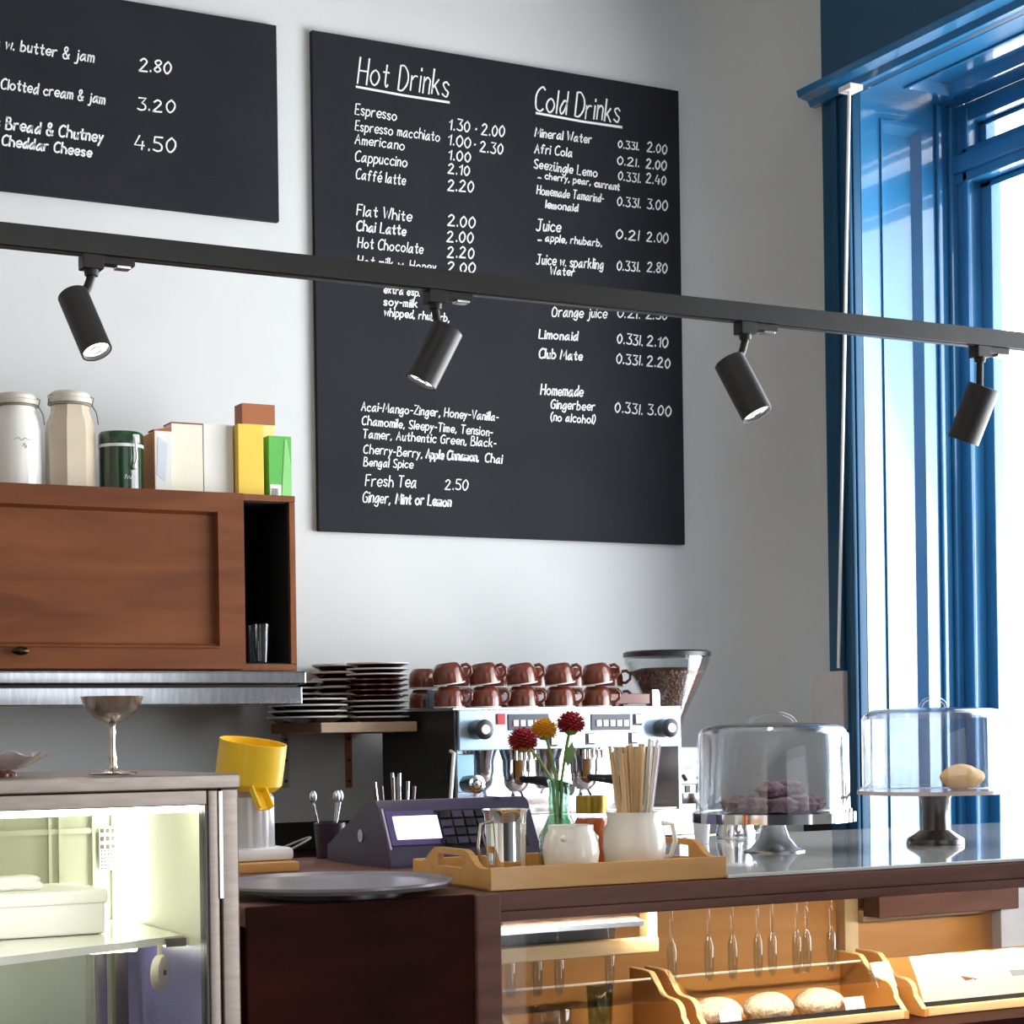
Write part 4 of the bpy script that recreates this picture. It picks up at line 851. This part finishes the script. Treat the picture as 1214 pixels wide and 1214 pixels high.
# vase with three flowers
vy = TY0+.18; c = P(664, 1000, Y=vy); s = S(c)
vs_ = thing('flower_vase', 'green tinted glass bottle vase holding three flowers', 'vase', (c.x, vy, ZB))
def vz(py): return P(664, py, Y=vy).z-ZB
MB().lathe([(0, 0), (24*s, 0), (26*s, .006), (25*s, vz(990)), (18*s, vz(978)), (13*s, vz(965)), (13*s, vz(932)), (15*s, vz(924)), (13.6*s, vz(924)), (11.8*s, vz(933)), (11.8*s, vz(965)), (22*s, vz(990)), (22*s, .01), (0, .01)], 40).build('bottle', m_vase, vs_)
MB().lathe([(0, .011), (21*s, .011), (21*s, vz(990)), (11*s, vz(966)), (0, vz(966))], 32).build('water', glass('vase_water', (.62, .82, .66), .03, .3), vs_)
def flower(px, py, rpx, m, label, leaf, lean):
    tp = P(px, py, Y=vy+lean) ; r = rpx*s
    o = thing('cut_flower', label, 'flower', (c.x+(tp.x-c.x)*.05, vy, ZB+.014), group='flowers in the vase')
    loc = o.location; t_ = tp-loc; mid = Vector((t_.x*.12, t_.y*.1, vz(928)-.014))
    MB().tube([(0, 0, 0), mid, mid.lerp(t_, .5)+Vector((t_.x*-.03, 0, .004)), t_], .0028, 8).build('stem', m_green, o)
    mb = MB(); n = 150
    mb.blob(t_, r*.62, r*.62, r*.55, 2)
    for i in range(n):
        z = 1-2*(i+.5)/n
        if z < -.72: continue
        ph = i*2.39996; d = Vector((math.sqrt(1-z*z)*math.cos(ph), math.sqrt(1-z*z)*math.sin(ph), z*.86))
        ut = d.cross(Vector((0, 0, 1))); ut = ut.normalized() if ut.length > .05 else Vector((1, 0, 0)); vt = ut.cross(d).normalized()
        w2 = r*.16; B0 = t_+d*r*.55; T0 = t_+d*r*random.uniform(.93, 1.06)
        p_ = [B0-ut*w2*.6, B0+ut*w2*.6, B0.lerp(T0, .6)+ut*w2+vt*w2*.3, T0+vt*w2*.2, B0.lerp(T0, .6)-ut*w2+vt*w2*.3]
        f1 = [mb.bm.verts.new(x) for x in p_]; mb.bm.faces.new(f1)
        f2 = [mb.bm.verts.new(x-vt*.0012-d*.0006) for x in p_]; mb.bm.faces.new(f2[::-1])
        for q in range(5): mb.bm.faces.new((f1[q], f1[(q+1) % 5], f2[(q+1) % 5], f2[q]))
    mb.build('blossom', m, o, smooth=60)
    MB().lathe([(0, -r*.75), (r*.25, -r*.72), (r*.62, -r*.42), (0, -r*.38)], 16, c=t_).build('calyx', m_green, o)
    if leaf:
        lf = MB(); A = mid.lerp(t_, .25); n_ = 10; up_ = []; dn = []
        for i in range(n_+1):
            f = i/n_; w_ = .009*math.sin(PI*f)+.0005; ctr_ = A+Vector((.004+.010*f, -.004, .045*f))
            up_.append(lf.bm.verts.new(ctr_+Vector((w_, 0, 0)))); dn.append(lf.bm.verts.new(ctr_-Vector((w_, 0.003, 0))))
        for i in range(n_): lf.bm.faces.new((up_[i], up_[i+1], dn[i+1], dn[i]))
        bmesh.ops.solidify(lf.bm, geom=lf.bm.faces[:], thickness=.0008); lf.build('leaf', m_green, o)
flower(620, 878, 19, m_red, 'drooping red flower at the left of the vase', False, -.01)
flower(645, 865, 17, m_ypet, 'golden yellow flower between the two red ones', False, .01)
flower(677, 858, 18.5, m_red, 'tall round red flower at the right of the vase', True, .0)

# ------------------------------------------------------------------ small things between tray and cake stands
ZS = ZT+.0075
cy_ = 3.38; c = P(832, 985, Y=cy_); H = P(832, 966, Y=cy_).z-ZS
tag(MB().lathe([(0, 0), (.014, 0), (.019, H), (.0175, H), (.013, .004), (0, .004)], 24).build('paper_cup', m_white, None, (c.x, cy_, ZS)), 'tiny white cup under the left cake stand rim', 'cup')
cy_ = 3.50; c = P(872, 985, Y=cy_); H = P(872, 962, Y=cy_).z-ZS
pj = thing('steel_pitcher', 'shiny steel pitcher behind the foot of the left cake stand', 'pitcher', (c.x, cy_, ZS)); r = .042
MB().lathe([(0, 0), (r, 0), (r*1.02, .01), (r*.86, H*.7), (r*.82, H*.9), (r*.9, H), (r*.86, H), (r*.78, H*.9), (r*.95, .01), (0, .004)], 40).build('body', m_chrome, pj)
MB().tube([(r*.8, -.01, H*.92), (r*1.4, -.014, H*.88), (r*1.5, -.014, H*.5), (r*1.2, -.012, H*.2), (r*.98, -.01, H*.2)], .004, 10).build('handle', m_chrome, pj)

# ------------------------------------------------------------------ cake stands
def stand(px, foot_y, plate_y, dome_y, hpx, rp, rft, rst, rtop, m, label, rimh, cat_foot):
    c = P(px, foot_y, Z=ZS); s = S(c); o = thing('cake_stand', label, 'cake stand', c)
    H = (foot_y-plate_y)*s*1.0; r = rp*s
    MB().lathe([(0, H-.004), (r*.95, H-.004), (r*.965, H-rimh), (r, H-rimh), (r, H+.0015), (r*.98, H+.0015), (r*.97, H), (0, H)], 72).build('plate', m[0], o)
    if cat_foot == 'steel': prof = [(0, 0), (rft*s, 0), (rft*s, .002), (rft*s*.8, .006), (rft*s*.5, H*.35), (rft*s*.36, H*.7), (rft*s*.34, H*.9), (rft*s*.6, H-.004), (0, H-.004)]
    else: prof = [(0, 0), (rft*s, 0), (rft*s, .004), (rft*s*.97, .010), (rft*s*.7, .020), (rft*s*.50, .028), (rst*s*.9, H*.55), (rst*s, H*.85), (rst*s*1.2, H-.004), (0, H-.004)]
    MB().lathe(prof, 48).build('pedestal', m[1], o)
    HD = P(px, dome_y, Y=c.y).z-c.z; rb_ = r*.955; rt = rtop*s; z0 = H+.0005
    dm = thing('cake_dome', 'clear cake dome with handle on '+('the left steel cake stand' if cat_foot == 'steel' else 'the right dark footed cake stand'), 'cake dome', (c.x, c.y, c.z+z0))
    h = HD-z0
    MB().lathe([(rb_, 0), (rb_, .006), (rb_*.975, .008), (rt+.002, h*.86), (rt-.006, h*.93), (rt*.85, h*.965), (rt*.5, h*.99), (0, h), (0, h-.003), (rt*.5, h*.99-.003), (rt*.84, h*.965-.004), (rt-.010, h*.92), (rt-.002, h*.86), (rb_*.955, .006), (rb_*.96, 0), (rb_, 0)], 72).build('cover', m_dome, dm)
    hw = hpx*s; hh = .022
    MB().tube([(hw*math.cos(t_), 0, h-.004+hh*math.sin(t_)) for t_ in [PI*i/16 for i in range(17)]], .0035, 10).build('handle', m_clear, dm)
    return c, s, H
c1, s1, H1 = stand(918, 1009, 963, 856, 33, 96.5, 36, 14, 88, (m_chrome, m_steel), 'steel cake stand with dark cookies near the tray', .017, 'steel')
m_stand2 = mat('dark_brown_stoneware', (.035, .026, .022), (.05, .04, .035), rough=.2, coat=.5)
c2, s2, H2 = stand(1109, 1000, 937, 838, 20, 91, 34, 18, 84, (mat('brown_glass_plate', (.55, .45, .42), rough=.1, coat=.5), m_stand2), 'dark footed cake stand with one bun close to the window', .006, 'dark')
# cookies
cs = []
ck = None
lay = [(-.068, -.03, 0), (-.055, .04, 0), (-.02, -.055, 0), (.0, .01, 0), (.03, -.05, 0), (.065, -.025, 0), (.06, .045, 0), (.01, .065, 0), (-.02, -.02, 1), (.03, -.01, 1), (.085, -.0, 0)]
cn = ['leftmost low cookie', 'rear left cookie', 'front cookie left of centre', 'middle cookie under the pile', 'front cookie right of centre', 'front right cookie', 'rear right cookie', 'rearmost cookie', 'left cookie on top of the pile', 'right cookie on top of the pile', 'far right cookie']
for i, (x, y, l) in enumerate(lay):
    mb = MB(); mb.blob((0, 0, .015), .030, .028, .017, 3, .25, 7, .9)
    tag(mb.build('cookie', m_cookie, None, (c1.x+x, c1.y+y, c1.z+H1+.0005+l*.028), smooth=60), 'dark chunky '+cn[i]+' under the left cake dome', 'cookie', 'cookies under the left dome')
x = P(1140, 930, Y=c2.y).x; s = s2
tag(MB().blob((0, 0, .024), .046, .040, .027, 4, .13, 4, .88).build('bread_bun', m_bun, None, (x, c2.y-.0, c2.z+H2+.0005), smooth=60), 'golden bun alone under the right cake dome', 'bun')

# ------------------------------------------------------------------ pastry display contents
def bread_tray(xl, xr, label, yf=CF+.14, dep=.20, hb=.105, hf=.066, lip=.014, cover=True):
    o = thing('bread_tray', label, 'tray', (xl, yf, ZSH+.0008), group='plywood trays in the display'); W = xr-xl
    prof = [(dep, 0), (dep, hb)]
    prof += [(dep-.045-.0*i, hb) for i in (0,)]
    def sc(y0, z0, y1, z1):
        return [(y0+(y1-y0)*t_, z0+(z1-z0)*(t_*t_*(3-2*t_))) for t_ in [i/8 for i in range(1, 9)]]
    prof += sc(dep-.06, hb, dep-.115, hf)+[(.060, hf-.002)]+[(.060-.03*math.sin(t_), hf-.002-.028*(1-math.cos(t_))) for t_ in [PI/2*i/6 for i in range(1, 7)]]+[(.006, lip), (0, lip), (0, 0)]
    for x0 in (0, W-.010):
        sp = MB().prism(prof, 'x', x0, x0+.010).build('side_panel', m_ply, o, smooth=0)
        top = prof[1:-2]
        mb = MB(); up2 = [(y_, z_+.0008) for y_, z_ in top]; lo2 = [(y_, z_-.0012) for y_, z_ in top]
        for i in range(len(top)-1):
            mb.bm.faces.new([mb.bm.verts.new((x0+xx, *q_)) for xx, q_ in ((-.0004, up2[i]), (.0104, up2[i]), (.0104, up2[i+1]), (-.0004, up2[i+1]))])
            mb.bm.faces.new([mb.bm.verts.new((x0-.0004, *q_)) for q_ in (up2[i], up2[i+1], lo2[i+1], lo2[i])])
        mb.build('veneer_edge', m_plyedge, sp, smooth=0)
    MB().box(.010, W-.010, 0, .012, 0, lip+.002, .002).build('front_board', m_plyedge, o)
    MB().box(.010, W-.010, .012, dep, 0, .006).build('base', m_ply, o)
    MB().box(.010, W-.010, dep-.01, dep, .006, hb*.8).build('back_board', m_ply, o)
    MB().box(.011, W-.011, .014, .016, .006, .024).build('tray_liner', m_dark, o)
    if cover:
        MB().prism([(.062, hf-.004), (.066, hf-.004), (dep-.07, hb-.010), (dep-.074, hb-.010)], 'x', .012, W-.012).build('acrylic_cover', m_clear, o)
        MB().box(.012, W-.012, dep-.076, dep-.071, hb-.013, hb-.010).build('cover_edge', m_rim, o)
    return o
yf = CF+.14
xa = P(1078, 1198, Y=yf).x; xb = P(872, 1212, Y=yf).x; xb = P(838, 1212, Y=yf).x
bread_tray(xb, xa, 'middle plywood bread tray with three seeded rolls')
xc = P(1096, 1195, Y=yf).x
bread_tray(xc, xc+.52, 'right plywood tray holding a white sheet that imitates glare', cover=False)
xe = xb-.022
bread_tray(XP1+.10, xe, 'left plywood tray behind the glass jar, next to the post', cover=True)
zb = ZSH+.007
rolls = [(850, 'left seeded roll partly behind a white card'), (912, 'seeded roll in the middle of the tray'), (972, 'right seeded roll beside the second white card')]
for px, lab in rolls:
    c = P(px, 1190, Y=yf+.065)
    tag(MB().blob((0, 0, .026), .048, .040, .028, 4, .05, 5, .92).build('bread_roll', m_bread, None, (c.x, yf+.068, zb), smooth=60), lab, 'bread roll', 'rolls in the middle tray')
for px, lab in ((868, 'white price card leaning at the left in the middle bread tray'), (1016, 'white price card leaning at the right in the middle bread tray')):
    c = P(px, 1195, Y=yf+.02)
    tag(MB().box(-.022, .022, -.0006, .0006, 0, .040, M=Matrix.Rotation(-.35, 4, 'X')).build('price_card', m_paper, None, (c.x, yf+.0175, zb-.0003)), lab, 'price card', 'price cards in the bread tray')
c = P(1042, 1150, Y=yf+.10)
tag(MB().box(-.022, .022, -.0006, .0006, 0, .050, M=Matrix.Rotation(-.5, 4, 'X')).build('price_card', m_paper, None, (P(1046, 1155, Y=yf+.09).x, yf+.075, zb+.042)), 'white card resting at the top right of the acrylic cover', 'price card', 'price cards in the bread tray')
# opaque white sheet imitating window glare on the right tray's acrylic cover
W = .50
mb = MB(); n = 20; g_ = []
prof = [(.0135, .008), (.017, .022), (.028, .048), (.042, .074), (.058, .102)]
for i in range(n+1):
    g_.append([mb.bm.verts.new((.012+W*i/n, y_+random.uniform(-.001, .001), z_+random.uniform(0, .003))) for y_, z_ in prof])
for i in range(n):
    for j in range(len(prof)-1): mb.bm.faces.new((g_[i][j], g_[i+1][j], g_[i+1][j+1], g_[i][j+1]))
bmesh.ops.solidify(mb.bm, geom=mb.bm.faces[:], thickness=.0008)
tag(mb.build('glare_sheet', m_paper, None, (xc, yf, ZSH+.0008)), 'white sheet imitating window glare over the right plywood tray', 'paper')
pl = [o for o in bpy.data.objects if o.name == 'glare_sheet'][0]
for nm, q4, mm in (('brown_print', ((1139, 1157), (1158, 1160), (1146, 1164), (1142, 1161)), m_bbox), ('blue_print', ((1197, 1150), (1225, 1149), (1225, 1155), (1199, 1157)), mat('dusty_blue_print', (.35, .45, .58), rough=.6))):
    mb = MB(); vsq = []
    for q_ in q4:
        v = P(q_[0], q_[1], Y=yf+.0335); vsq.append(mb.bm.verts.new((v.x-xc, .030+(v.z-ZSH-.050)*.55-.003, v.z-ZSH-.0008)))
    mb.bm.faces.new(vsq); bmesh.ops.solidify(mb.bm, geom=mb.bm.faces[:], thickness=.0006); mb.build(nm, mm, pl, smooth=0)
# jars behind the glass at the left
c = P(655, 1180, Y=CF+.19)
gj = thing('glass_jar', 'clear glass jar with white lid behind the display glass at the left', 'jar', (c.x, CF+.20, ZSH+.0075))
MB().lathe([(0, 0), (.034, 0), (.036, .004), (.036, .060), (.034, .064), (.032, .060), (.032, .006), (0, .006)], 36).build('glass_body', m_clear, gj)
MB().lathe([(0, .006), (.031, .006), (.031, .034), (0, .034)], 30).build('dark_contents', m_bean, gj)
c = P(718, 1180, Y=CF+.24)
tag(MB().lathe([(0, 0), (.020, 0), (.024, .085), (.022, .085), (.018, .006), (0, .006)], 30).build('tumbler', glass('greenish_glass', (.80, .88, .84), .08, .8), None, (c.x, CF+.26, ZSH+.0075)), 'greenish tumbler behind the display glass at the left', 'glass')
c = P(612, 1200, Y=CF+.09)
tag(MB().blob((0, 0, .012), .018, .018, .013, 3, .1, 5, .9).build('dark_biscuit', m_bun, None, (P(618, 1195, Y=CF+.10).x, CF+.10, ZSH+.0008), smooth=60), 'lone brown biscuit behind the glass beside the counter post', 'biscuit')
c = P(690, 1205, Y=CF+.11)
tag(MB().box(-.055, .055, -.03, .03, 0, .014, .003).build('white_tub', m_white, None, (P(690, 1205, Y=CF+.10).x, CF+.10, ZSH+.0008)), 'flat white box lying behind the display glass', 'box')
# glass shapes added to stand in for reflections in the front glass
hang = thing('reflection_shape_rack', 'thin dark rack added to carry glass shapes that imitate reflections', 'rack', (0, CF+.07, ZT-.047))
MB().box(XP1+.05, P(1000, 1080, Y=CF+.07).x, -.004, -.001, .0, .0165).box(XP1+.05, P(1000, 1080, Y=CF+.07).x, .005, .008, .0, .0165).build('rail_pair', m_apron, hang)
fl_ = None
for i, px in enumerate((604, 636, 662, 722, 796, 840, 868, 898, 915, 944, 956, 985)):
    c = P(px, 1090, Y=CF+.072); loc = (c.x, CF+.072, ZT-.175)
    lab = '%s glass shape from the left imitating a reflection in the display glass' % NTH[i]
    if fl_ is None:
        fl_ = thing('reflection_shape', lab, 'glass', loc, 0, 'glass shapes imitating reflections in the display')
        MB().lathe([(.0065, 0), (.0085, .030), (.0080, .060), (.0025, .075), (.0020, .075), (.0070, .060), (.0075, .030), (.0055, 0), (.0065, 0)], 20).build('bowl', m_clear, fl_)
        MB().lathe([(0, .073), (.0024, .073), (.0020, .100), (.0034, .106), (.0020, .112), (.002, .122), (0, .122)], 12).build('stem', m_clear, fl_)
        MB().lathe([(0, .122), (.0018, .122), (.011, .1275), (.011, .1285), (0, .1285)], 20).build('foot', m_clear, fl_)
    else: dup(fl_, loc, 0, lab, 'glass shapes imitating reflections in the display')

# ------------------------------------------------------------------ refrigerated case at the left
FY = 2.55; p = P(284, 917, Y=FY); FX1 = p.x; FX0 = .28; FZ = p.z; FD = .48
fr = thing('fridge_case', 'lit glass fronted fridge with steel frame at the left of the counter', 'fridge', (0, FY, 0))
def fz(py, x=140): return P(x, py, Y=FY).z
zs1 = P(270, 935, Y=FY).z; zo = P(200, 956, Y=FY).z; xo = P(247, 1000, Y=FY).x
MB().box(FX0, FX1, -.004, FD, zs1, FZ, .003).build('top_slab', m_fridge, fr)
MB().box(FX0, xo-.001, 0, .03, zo, zs1-.001, .002).build('top_rail', m_fridge, fr)
xm = P(262, 1000, Y=FY).x
mb = MB(); mb.box(xm, FX1-.002, 0.0, .035, 0, zs1, .003); mb.box(xo, xm-.001, .002, .035, 0, zs1-.001, .003); mb.build('corner_post', m_fridge, fr)
MB().box(xm-.0025, xm+.0025, -.0015, .004, P(262, 1065, Y=FY).z, zs1-.003).build('post_trim', mat('pale_steel_trim', (.75, .72, .70), rough=.3, metal=.6), fr)
MB().box(xo-.003, xo, .004, .03, .4, zo).build('door_seal', m_dark, fr)
MB().box(FX1-.03, FX1-.004, .035, FD, 0, zs1).build('side_panel', m_inner, fr); MB().box(FX0, FX0+.02, .035, FD, 0, zs1).build('side_panel', m_inner, fr)
zsh = P(244, 1112, Y=FY+.10).z
MB().box(FX1-.031, FX1-.030, .04, FD-.02, .3, zsh-.012).build('lower_reflection_sheet', m_violet, fr)  # violet sheet painted for a reflection of purple light
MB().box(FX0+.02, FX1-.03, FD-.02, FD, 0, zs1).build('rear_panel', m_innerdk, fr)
MB().box(FX0, FX1-.004, .03, FD, zs1-.006, zs1).build('ceiling_liner', m_inner, fr)
MB().box(FX0+.02, FX1-.03, .035, FD-.02, .30, .32).build('floor_liner', m_inner, fr); MB().box(FX0, xo, .0, .03, 0, .34, .003).build('bottom_rail', m_fridge, fr)
MB().box(FX0, xo-.003, .010, .014, .34, zo).build('front_glass', m_caseglass, fr)
# trapezoid shelf with pale front edge
xr_ = FX1-.034; xl_ = FX0+.022
MB().prism([(xl_, .022), (P(0, 1140, Y=FY).x, .026), (xr_, .16), (xr_, FD-.022), (xl_, FD-.022)], 'z', zsh-.011, zsh).build('glass_shelf', mat('pale_shelf_glass', (.80, .82, .72), rough=.15, coat=.4), fr)
MB().box(xr_-.03, xr_, .14, .16, zsh-.014, zsh-.002).build('shelf_clip', m_fridge, fr)
# vertical lamp post, top lamp
vx = P(152, 1000, Y=FY+FD-.06).x
MB().box(vx-.016, vx+.016, FD-.075, FD-.04, zsh+.001, zs1-.006, .004).build('vertical_lamp', m_tube, fr)
MB().cyl((FX0+.03, .06, zs1-.022), (FX1-.04, .06, zs1-.022), .011).build('top_lamp', m_tube, fr)
MB().cyl((FX0+.03, .30, zsh-.028), (FX1-.06, .30, zsh-.028), .007).build('lower_fill_tube', m_tube, fr)  # hidden glowing tube added to brighten the space below the shelf
# rear door frame lines
mb = MB()
for px in (60, 72, 112, 135): x = P(px, 1000, Y=FY+FD-.03).x; mb.box(x-.0025, x+.0025, FD-.028, FD-.02, zsh, zs1-.006)
z = P(100, 985, Y=FY+FD-.03).z; mb.box(FX0+.02, vx, FD-.026, FD-.02, z-.004, z+.004); mb.build('rear_door_frame', mat('grey_green_trim', (.52, .54, .42), rough=.4), fr)
x0 = P(119, 1000, Y=FY+FD-.04).x; x1 = P(140, 1000, Y=FY+FD-.04).x; z1 = P(130, 980, Y=FY+FD-.04).z; z0 = P(130, 1032, Y=FY+FD-.04).z
cdp = MB().box(x0, x1, FD-.034, FD-.031, z0, z1, .001).build('dial_card', m_paper, fr)
mb = MB()
for r_ in range(3):
    for c_ in range(3): mb.box(x0+.002+c_*(x1-x0)*.31, x0+.0075+c_*(x1-x0)*.31, FD-.0355, FD-.034, z1-.010-r_*.0125, z1-.003-r_*.0125)
for r_ in range(6):
    for c_ in range(5): mb.box(x0+.0025+c_*(x1-x0)*.19, x0+.0048+c_*(x1-x0)*.19, FD-.0355, FD-.034, z0+.002+r_*.0055, z0+.0045+r_*.0055)
mb.build('card_print', mat('grey_print', (.06, .06, .05), rough=.6), cdp, smooth=0)
# hanging round ring
rc = P(190, 1153, Y=FY+.14); zc_ = rc.z; rs = S(rc)
rg2 = thing('round_tag', 'cream round disc hanging below the fridge shelf', 'tag', (rc.x, FY+.14, zc_))
M = Matrix.Rotation(PI/2, 4, 'X') 
mb = MB().lathe([(.004, -.006), (.026*.9, -.006), (.026, -.003), (.026, .003), (.024, .006), (.012, .008), (.004, .006), (.004, -.006)], 36, M=Matrix.Rotation(.9, 4, 'Z') @ M); mb.build('disc', m_tag, rg2)
MB().tube([(0, 0, .024), (0, 0, zsh-.011-zc_)], .004, 8).build('hanger', m_tag, rg2)
MB().lathe([(0, -.008), (.0035, -.008), (.0035, .0085), (0, .0085)], 12, M=Matrix.Rotation(.9, 4, 'Z') @ M).build('hub', m_fridge, rg2)
# cake box and crumpled napkin in the fridge
c = P(126, 1120, Y=FY+.24); zt_ = P(60, 1060, Y=FY+.24).z
cb = thing('cake_box', 'bright white cake box on the fridge shelf', 'box', (c.x-.20, FY+.24, zsh+.0005))
MB().box(0, .20, 0, .16, 0, zt_-zsh, .006).build('body', m_paper, cb); MB().box(-.004, .204, -.004, .164, (zt_-zsh)*.72, zt_-zsh+.003, .005).build('lid', m_paper, cb)
zn = zt_+.0035
tag(MB().blob((0, 0, .010), .040, .025, .014, 3, .25, 6, .6).build('napkin', m_paper, None, (P(20, 1050, Y=FY+.3).x, FY+.30, zn-.0015), smooth=60), 'crumpled white napkin on top of the cake box in the fridge', 'napkin')
# lower compartment: grey divider post and a tilted glass sheet
x = P(120, 1180, Y=FY+.30).x
MB().box(x-.010, x+.010, .30, .32, .32, zsh-.011, .003).build('inner_post', m_steel, fr)
x2 = P(104, 1180, Y=FY+.25).x
MB().box(x2-.18, x2, .26, .264, .32, zsh-.03).build('lower_glass', m_clear, fr)
x3 = P(150, 1180, Y=FY+.36).x
MB().box(x3-.018, x3+.004, .36, .38, .32, zsh-.011, .003).build('rear_post', m_fridge, fr)

# ------------------------------------------------------------------ things on the fridge
gc = P(134, 914, Z=FZ+.0); gc = P(134, 913.5, Y=FY+.12); gs = S(gc)
gx = gc.x; H = P(134, 826, Y=FY+.12).z-FZ
gb = thing('silver_goblet', 'tarnished silver stemmed coupe standing on the fridge', 'goblet', (gx, FY+.12, FZ+.0005))
r = 37*gs
MB().lathe([(0, 0), (28*gs, 0), (28.5*gs, .0015), (27*gs, .003), (12*gs, .005), (6*gs, .009), (4*gs, .016), (5*gs, .022), (3.4*gs, .03), (3*gs, H*.45), (4*gs, H*.55), (3*gs, H*.6), (5*gs, H*.66), (0, H*.66)], 40).build('foot_and_stem', m_silver, gb)
MB().lathe([(0, H*.655), (6*gs, H*.66), (20*gs, H*.72), (32*gs, H*.84), (r, H), (r*.965, H), (30*gs, H*.86), (18*gs, H*.75), (0, H*.70)], 48).build('bowl', m_silver, gb)
# leaf edged dish
dx = P(2, 914, Y=FY+.14).x
mb = MB(); N = 48; rings = []
for j, (rr_, zz) in enumerate(((0, .010), (.018, .010), (.03, .014), (.045, .022), (.058, .031))):
    rings.append([mb.bm.verts.new(((rr_*(1+.10*(j/4)*math.cos(7*2*PI*i/N)))*math.cos(2*PI*i/N), (rr_*(1+.10*(j/4)*math.cos(7*2*PI*i/N)))*math.sin(2*PI*i/N), zz+.004*(j/4)*math.sin(7*2*PI*i/N))) for i in range(N)] if rr_ else [mb.bm.verts.new((0, 0, zz))])
for j in range(1, len(rings)):
    for i in range(N):
        k = (i+1) % N
        if len(rings[j-1]) == 1: mb.bm.faces.new((rings[0][0], rings[1][i], rings[1][k]))
        else: mb.bm.faces.new((rings[j-1][i], rings[j-1][k], rings[j][k], rings[j][i]))
bmesh.ops.solidify(mb.bm, geom=mb.bm.faces[:], thickness=.002)
ds = thing('scalloped_dish', 'pale scalloped metal dish at the left edge on the fridge', 'dish', (dx, FY+.14, FZ+.0005))
mb.build('bowl', mat('pale_pewter', (.80, .74, .72), (.7, .63, .6), rough=.25, metal=.7), ds, smooth=60)
MB().lathe([(0, 0), (.022, 0), (.022, .004), (.012, .009), (0, .009)], 28).build('foot', m_brown, ds)
